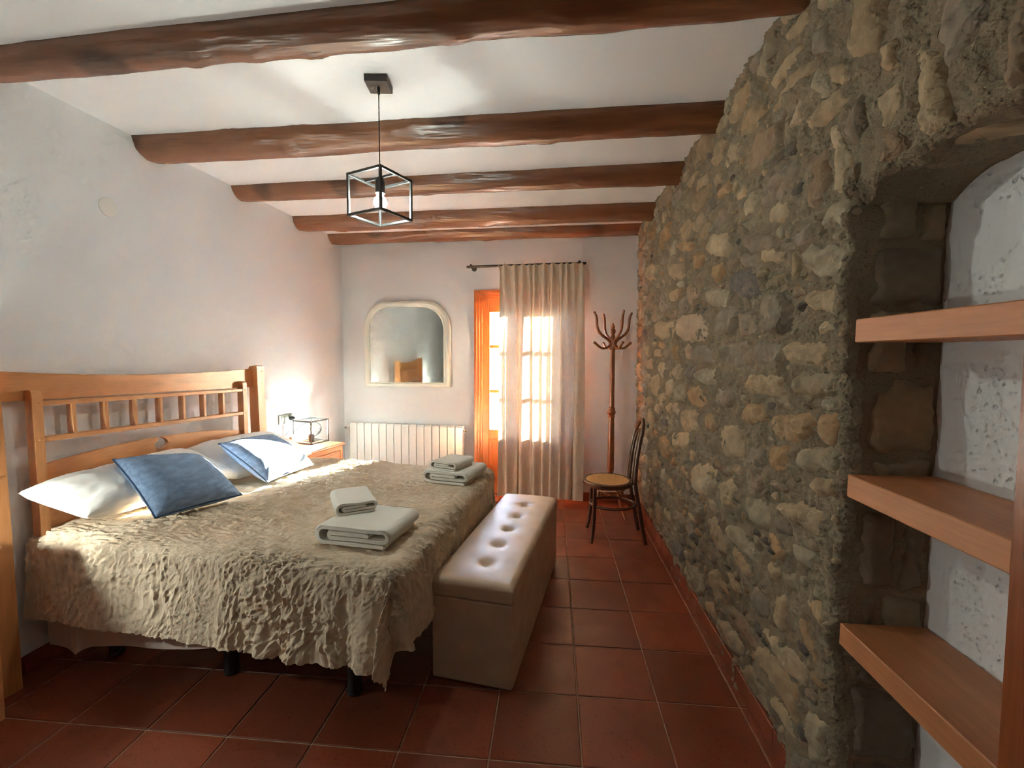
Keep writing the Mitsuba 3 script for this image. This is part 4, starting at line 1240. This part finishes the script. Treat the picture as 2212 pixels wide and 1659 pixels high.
# ---- pillows and cushions
def cushion(w, d, hgt, seed, pinch=.07, pw=.55, wr=.008, n=56):
    u = np.linspace(-1, 1, n)
    u = np.sign(u) * np.abs(u) ** .85
    Uq, Vq = np.meshgrid(u, u, indexing='ij')
    x = w / 2 * Uq * (1 - pinch * (1 - Vq ** 2) * np.abs(Uq) ** 2)
    y = d / 2 * Vq * (1 - pinch * (1 - Uq ** 2) * np.abs(Vq) ** 2)
    e = np.clip((1 - np.abs(Uq) ** 3.2) * (1 - np.abs(Vq) ** 3.2), 0, 1) ** pw
    q = np.stack([x, y, 0 * x], -1)
    rad = np.hypot(Uq, Vq)
    cr = nz(np.stack([np.arctan2(Vq, Uq) * 3.4, rad * 1.5, 0 * rad], -1), 2.0, seed + 3, 3) * np.clip(rad - .55, 0, 1) * 2.6
    top = hgt / 2 * e + (nz(q, 7.0, seed, 3) * wr * 1.6 + cr * wr * 1.6) * np.clip(e * 1.5, 0, 1)
    bot = -hgt / 2 * e + nz(q, 7.0, seed + 1, 3) * wr * np.clip(e * 1.5, 0, 1)
    t1, t2 = gridmesh(np.stack([x, y, top], -1)), gridmesh(np.stack([x, y, bot], -1))
    if t1.face_normals[:, 2].mean() < 0:
        t1.invert()
    if t2.face_normals[:, 2].mean() > 0:
        t2.invert()
    m = cat(t1, t2)
    edge = np.concatenate([np.stack([x[0, :], y[0, :]], 1)[:-1], np.stack([x[:, -1], y[:, -1]], 1)[:-1], np.stack([x[-1, ::-1], y[-1, ::-1]], 1)[:-1], np.stack([x[::-1, 0], y[::-1, 0]], 1)[:-1]])
    return m, np.c_[edge, 0 * edge[:, 0]]


def drape(me, w, d, corners):
    """bends a flat cushion over four corners: front near, front far, back near, back far (bed coordinates)."""
    c00, c10, c01, c11 = (np.array(c, float) for c in corners)
    me = me.copy() if hasattr(me, 'copy') else me
    v = np.array(me.vertices)
    u, q = v[:, 0:1] / w + .5, v[:, 1:2] / d + .5
    pos = c00 * (1 - u) * (1 - q) + c10 * u * (1 - q) + c01 * (1 - u) * q + c11 * u * q
    nrm = np.cross((c10 + c11) - (c00 + c01), (c01 + c11) - (c00 + c10))
    nrm /= np.linalg.norm(nrm)
    me.vertices = pos + nrm * v[:, 2:3]
    return me


def size(corners):
    c = [np.array(q, float) for q in corners]
    return (np.linalg.norm(c[1] - c[0]) + np.linalg.norm(c[3] - c[2])) / 2, (np.linalg.norm(c[2] - c[0]) + np.linalg.norm(c[3] - c[1])) / 2


def pillow(corners, hgt, seed, label):
    w, d = size(corners)
    me, _ = cushion(w, d, hgt, seed, .045, .46, .010)
    tag(obj('pillow', mb(drape(me, w, d, corners)), 'mat_cotton', smooth=50), label, 'pillow')


pillow([(-1.675, -1.900, .715), (-1.53, -1.20, .735), (-1.865, -2.030, .850), (-1.835, -1.25, .875)], .200, 201, 'white pillow on the near half of the bed, half covered by a blue cushion')
pillow([(-1.560, -1.225, .715), (-1.50, -.545, .715), (-1.835, -1.270, .880), (-1.83, -.60, .865)], .185, 211, 'white pillow at the far side of the bed behind the sunlit blue cushion')


def blue(corners, hgt, seed, label):
    w, d = size(corners)
    me, edge = cushion(w, d, hgt, seed, .05, .50, .005)
    k = tag(obj('cushion', mb(drape(me, w, d, corners)), 'mat_velvet', smooth=50), label, 'cushion')
    ring = tube(edge, .0045, 8, closed=True)
    obj('piping', mb(drape(ring, w, d, corners)), 'mat_piping', k, smooth=True, label='darker blue piping')


blue([(-1.430, -1.795, .690), (-1.300, -1.430, .695), (-1.735, -1.735, .935), (-1.590, -1.395, .885)], .165, 221, 'blue velvet cushion with dark piping lying on the near white pillow')
blue([(-1.355, -1.175, .690), (-1.345, -.755, .695), (-1.625, -1.235, .920), (-1.605, -.835, .905)], .155, 231, 'blue velvet cushion nearer to the lit lamp, with the sun on its lower half')


# ---- folded towels
def folded(path, thick, depth, seed, nring=260, ndep=36, noise_=.004, roundend=.012):
    """folded cloth: the profile path (x, z) thickened, then drawn out along y."""
    pg = LineString(path).buffer(thick / 2, join_style=1, cap_style=1, quad_segs=4)
    if pg.geom_type != 'Polygon':
        pg = max(pg.geoms, key=lambda g: g.area)
    pg = Polygon(pg.exterior)
    L = pg.exterior.length
    ring = np.array([pg.exterior.interpolate(L * i / nring).coords[0] for i in range(nring)])
    cen = ring.mean(0)
    y = np.linspace(0, depth, ndep)
    V = []
    for yy in y:
        e = min(yy, depth - yy)
        sh = 1 - .05 * max(0, 1 - e / roundend) ** 2
        q = (ring - cen) * [sh, sh] + cen
        V.append(np.c_[q[:, 0], np.full(nring, yy), q[:, 1]])
    V = np.array(V)
    nn = nz(V, 9.0, seed, 3)
    V[..., 2] += nn * noise_ * 3 * np.clip(V[..., 2] / .03, 0, 1)
    V[..., 0] += nz(V, 8.0, seed + 1, 2) * noise_ * 3
    V[..., 1] += nz(V, 11.0, seed + 2, 2) * noise_ * 4
    flat_ = V.reshape(-1, 3)
    F = []
    for i in range(ndep - 1):
        for j in range(nring):
            a, b, c, d = i * nring + j, i * nring + (j + 1) % nring, (i + 1) * nring + (j + 1) % nring, (i + 1) * nring + j
            F += [[a, b, c], [a, c, d]]
    import mapbox_earcut
    for f in np.asarray(mapbox_earcut.triangulate_float64(ring.astype(float), np.array([nring], dtype=np.uint32))).reshape(-1, 3):
        F.append([f[0], f[1], f[2]])
        F.append([f[2] + (ndep - 1) * nring, f[1] + (ndep - 1) * nring, f[0] + (ndep - 1) * nring])
    m = trimesh.Trimesh(flat_, F, process=False)
    trimesh.repair.fix_normals(m)
    return m


def fold_path(w, th, g):
    """profile of a towel folded in four with a tucked inner layer; the layers stay g apart"""
    z0, z1, z2, z3 = (th * (k + .5) + g * k for k in range(4))

    def turn(x, za, zb_, side):
        rr, zc = abs(zb_ - za) / 2, (za + zb_) / 2
        s_ = 1 if zb_ > za else -1
        return [(x + side * rr * math.sin(q), zc - s_ * rr * math.cos(q)) for q in np.linspace(.15, np.pi - .15, 10)]
    R, R2, R3 = (z3 - z0) / 2, (z3 - z1) / 2, (z2 - z1) / 2
    pts = [(w * .42, z0), (0, z0), (-w / 2 + R, z0)] + turn(-w / 2 + R, z0, z3, -1)
    pts += [(-w * .15, z3 + .001), (w * .15, z3 - .002), (w / 2 - R2, z3)] + turn(w / 2 - R2, z3, z1, 1)
    pts += [(w * .12, z1 + .001), (-w * .30, z1)] + turn(-w * .30, z1, z2, -1) + [(0, z2), (w * .22, z2 - .001)]
    return pts


def towel(name, o, yaw, w, h, depth, th, seed, label):
    m = folded(fold_path(w, th, (h - 4 * th) / 3), th, depth, seed, noise_=.0026)
    k = obj(name, mb(move(m, rotz(yaw, o))), 'mat_towel', smooth=45)
    tag(k, label, 'towel')


ZB = ZT + .012
towel('bath_towel', (-.410, -1.835, ZB - .004), -1, .335, .082, .285, .0165, 301, 'thick white bath towel folded on the near corner of the throw, under a small towel')
towel('hand_towel', (-.470, -1.690, ZB + .078), 38, .170, .054, .250, .0112, 311, 'small white towel folded on top of the bath towel nearest the camera')
towel('bath_towel', (-.345, -.900, ZB - .006), -8, .300, .080, .300, .0165, 321, 'white bath towel folded at the far foot corner of the bed, under a small towel')
towel('hand_towel', (-.365, -.880, ZB + .074), -14, .190, .054, .225, .0112, 331, 'small white towel folded on top of the bath towel near the radiator')

# ---- storage bench at the foot of the bed
L9 = math.radians(9.0)
MO = M4((-.030, -1.030, 0), (math.cos(L9), -math.sin(L9), 0), (math.sin(L9), math.cos(L9), 0))
bn = thing('storage_bench', 'long beige leather storage bench with a button-tufted lid at the foot of the bed', 'bench')
HW, HL = .190, .632
obj('body', move(rbox(-HW + .004, HW - .004, -HL + .004, HL - .004, 0.004, .386, .012, 8), MO), 'mat_leather', bn)
nx, ny = 70, 190
gx, gy = np.linspace(-1, 1, nx), np.linspace(-1, 1, ny)
GX, GY = np.meshgrid(gx, gy, indexing='ij')


def rim(g, half, r):
    x = g * (half + r * .571 * 1.0)
    out = np.where(np.abs(x) < half - r, x, np.sign(x) * (half - r + r * np.sin(np.clip((np.abs(x) - half + r) / (r * 1.571), 0, 1) * np.pi / 2)))
    dz = np.where(np.abs(x) < half - r, 0, r * (1 - np.cos(np.clip((np.abs(x) - half + r) / (r * 1.571), 0, 1) * np.pi / 2)))
    return out, dz


rl = .028
X1, dz1 = rim(GX, HW, rl)
Y1, dz2 = rim(GY, HL, rl)
dz = np.where(np.hypot(dz1, dz2) > rl, rl, np.hypot(dz1, dz2))
dome = .018 * (1 - (X1 / HW) ** 2) * (1 - (Y1 / HL) ** 8)
TUFT = [-.460, -.250, -.040, .170, .380]
Zt = .440 + .028 + dome - dz
for ty in TUFT:
    d = np.hypot(X1 - .012, (Y1 - ty))
    Zt = Zt - .024 * np.exp(-(d / .030) ** 1.3) - .004 * np.exp(-(d / .085) ** 2)
topm = gridmesh(np.stack([X1, Y1, Zt], -1))
if topm.face_normals[:, 2].mean() < 0:
    topm.invert()
skirt = rbox(-HW, HW, -HL, HL, .390, .450, .006, 6)
obj('lid', move(cat(topm, skirt), MO), 'mat_leather', bn, smooth=45)
for ty in TUFT:
    zb_ = .468 + .018 * (1 - (.012 / HW) ** 2) * (1 - (ty / HL) ** 8) - .028
    bt = trimesh.creation.icosphere(2, 1.0)
    bt.apply_scale([.0115, .0115, .006])
    obj('button', move(shift(bt, .012, ty, zb_ + .003), MO), 'mat_leather', bn, smooth=True)

# ---- bentwood chair
ch = thing('bentwood_chair', 'dark bentwood chair with a round cane seat standing against the stone wall', 'chair')
CC = np.array([.657, .058])
ZS = .452


def ellipse(cx, cy, z, rx, ry, n=48, tilt=0.0):
    return [(cx + rx * math.cos(t), cy + ry * math.sin(t), z + tilt * math.cos(t)) for t in np.linspace(0, 2 * np.pi, n, endpoint=False)]


ringp = np.array(ellipse(CC[0], CC[1], 0, .196, .200, 60))
Pq = []
for dr_, dz_ in ((-.034, -.016), (-.034, .010), (-.028, .016), (-.012, .017), (0, .010), (.002, -.004), (-.004, -.020), (-.020, -.022)):
    Pq.append([(CC[0] + (x - CC[0]) * (1 + dr_ / .198), CC[1] + (y - CC[1]) * (1 + dr_ / .198), ZS + dz_) for x, y, z in ringp])
Pq = np.array(Pq + [Pq[0]])
Pq = np.concatenate([Pq, Pq[:, :1]], 1)
sm = gridmesh(Pq)
if sm.volume < 0:
    sm.invert()
obj('seat_ring', sm, 'mat_bentwood', ch, smooth=50)
obj('cane_seat', move(lathe([(0, 0), (.172, 0), (.172, .004), (0, .001)], 48), M4((CC[0], CC[1], ZS + .010))), 'mat_cane', ch, smooth=False, label='woven honey-coloured cane seat')
FEET = {'fn': (.522, -.103), 'ff': (.514, .226), 'bn': (.936, -.086), 'bf': (.934, .219)}
for kf, top in (('fn', (.545, -.085)), ('ff', (.545, .195))):
    f = np.array(FEET[kf])
    tpt = np.array(top)
    pts = spline([(*tpt, ZS - .012), (*(tpt * .92 + f * .08), .30), (*(tpt * .7 + f * .3), .14), (*(f), .006)], 26)
    obj('leg', tube(pts, np.linspace(.0165, .0125, 26), 14), 'mat_bentwood', ch)
nb, fb = np.array([FEET['bn'][0], FEET['bn'][1]]), np.array([FEET['bf'][0], FEET['bf'][1]])
loop = [(nb[0], nb[1], .005), (.905, -.082, .16), (.872, -.078, .34), (.852, -.072, .47), (.858, -.066, .62), (.878, -.058, .76), (.900, -.040, .86), (.917, .010, .925), (.922, .070, .945),
        (.917, .135, .925), (.900, .188, .86), (.878, .206, .76), (.858, .212, .62), (.852, .214, .47), (.872, .216, .34), (.905, .218, .16), (fb[0], fb[1], .005)]
obj('back_frame', tube(spline(loop, 150), .0150, 14), 'mat_bentwood', ch)
inner = [(.842, .002, .440), (.850, .006, .56), (.868, .012, .72), (.892, .028, .83), (.905, .070, .868), (.892, .112, .83), (.868, .130, .72), (.850, .136, .56), (.842, .140, .440)]
obj('inner_loop', tube(spline(inner, 90), .0115, 12), 'mat_bentwood', ch)
obj('stretcher_ring', tube(ellipse(.700, .060, .272, .178, .150, 60), .0105, 12, closed=True), 'mat_bentwood', ch)

# ---- coat stand
cs = thing('coat_stand', 'turned brown wooden coat stand with curved hooks behind the chair in the corner', 'coat stand')
KX, KY = .752, .615
obj('pole', shift(lathe([(0, .36), (.020, .36), (.030, .40), (.0305, .46), (.0285, .70), (.025, .87), (.0255, .885), (.021, .890), (.021, .980), (.0235, .985), (.0225, 1.10), (.0215, 1.42), (.021, 1.60), (.023, 1.605), (.016, 1.63), (.012, 1.638),
                         (.020, 1.650), (.024, 1.668), (.020, 1.682), (.011, 1.694), (.018, 1.700), (.016, 1.712), (.006, 1.735), (0, 1.742)], 28), KX, KY, 0), 'mat_coatwood', cs)
obj('collar', shift(lathe([(.018, .885), (.030, .888), (.032, .898), (.027, .904), (.030, .912), (.039, .926), (.039, .938), (.030, .952), (.027, .958), (.031, .964), (.031, .974), (.018, .978)], 28), KX, KY, 0), 'mat_coatwood', cs)
obj('base_finial', shift(lathe([(0, .20), (.008, .205), (.020, .23), (.024, .26), (.016, .28), (.018, .30), (.026, .33), (.026, .362), (0, .362)], 24), KX, KY, 0), 'mat_coatwood', cs)
for q in range(4):
    an = math.radians(21 + 90 * q)
    c, s_ = math.cos(an), math.sin(an)
    up = [(.016, 1.50), (.024, 1.555), (.050, 1.592), (.090, 1.618), (.130, 1.650), (.156, 1.700), (.162, 1.755), (.172, 1.805), (.190, 1.835)]
    lo = [(.016, 1.590), (.024, 1.552), (.050, 1.522), (.090, 1.512), (.130, 1.525), (.165, 1.552), (.178, 1.560)]
    hk = obj('hook', tube([(KX + c * r0, KY + s_ * r0, z0) for r0, z0 in spline(up, 40)], np.r_[np.linspace(.013, .012, 34), np.linspace(.012, .010, 6)], 12), 'mat_coatwood', cs)
    obj('lower_hook', cat(tube([(KX + c * r0, KY + s_ * r0, z0) for r0, z0 in spline(lo, 30)], .0108, 12), shift(trimesh.creation.icosphere(2, .0135), KX + c * .178, KY + s_ * .178, 1.561)), 'mat_coatwood', hk)
    an = math.radians(-62 + 90 * q)
    c, s_ = math.cos(an), math.sin(an)
    ft = [(.018, .345), (.050, .338), (.095, .300), (.120, .225), (.150, .130), (.200, .060), (.238, .011)]
    obj('leg', tube([(KX + c * r0, KY + s_ * r0, z0) for r0, z0 in spline(ft, 40)], .0125, 12), 'mat_coatwood', cs)
obj('base_ring', tube(ellipse(KX, KY, .225, .125, .125, 48), .009, 10, closed=True), 'mat_coatwood', cs)

# ---- shelves of the niche and their upright
SL_ = ['brown wooden niche shelf at the top, above eye level', 'brown wooden niche shelf in the middle of three', 'brown wooden niche shelf nearest the floor']
for z1, lb, y0 in ((1.549, SL_[0], -2.95), (1.1225, SL_[1], -2.652), (.696, SL_[2], -2.657)):
    tag(obj('shelf', cbox(1.033, NBX - .002, y0, NY - .012, z1 - .063, z1, .0025), 'mat_shelf'), lb, 'shelf')
up_ = [(1.026, -2.6525, 1.485), (1.026, -2.740, 1.485), (1.026, -2.6715, 0.0), (1.026, -2.764, 0.0)]
pts = up_ + [(NBX - .003, y, z) for x, y, z in up_]
tag(obj('shelf_upright', trimesh.convex.convex_hull(np.array(pts)), 'mat_coatwood', smooth=False), 'reddish brown wooden upright at the right edge of the photo, carrying the niche shelves', 'upright')
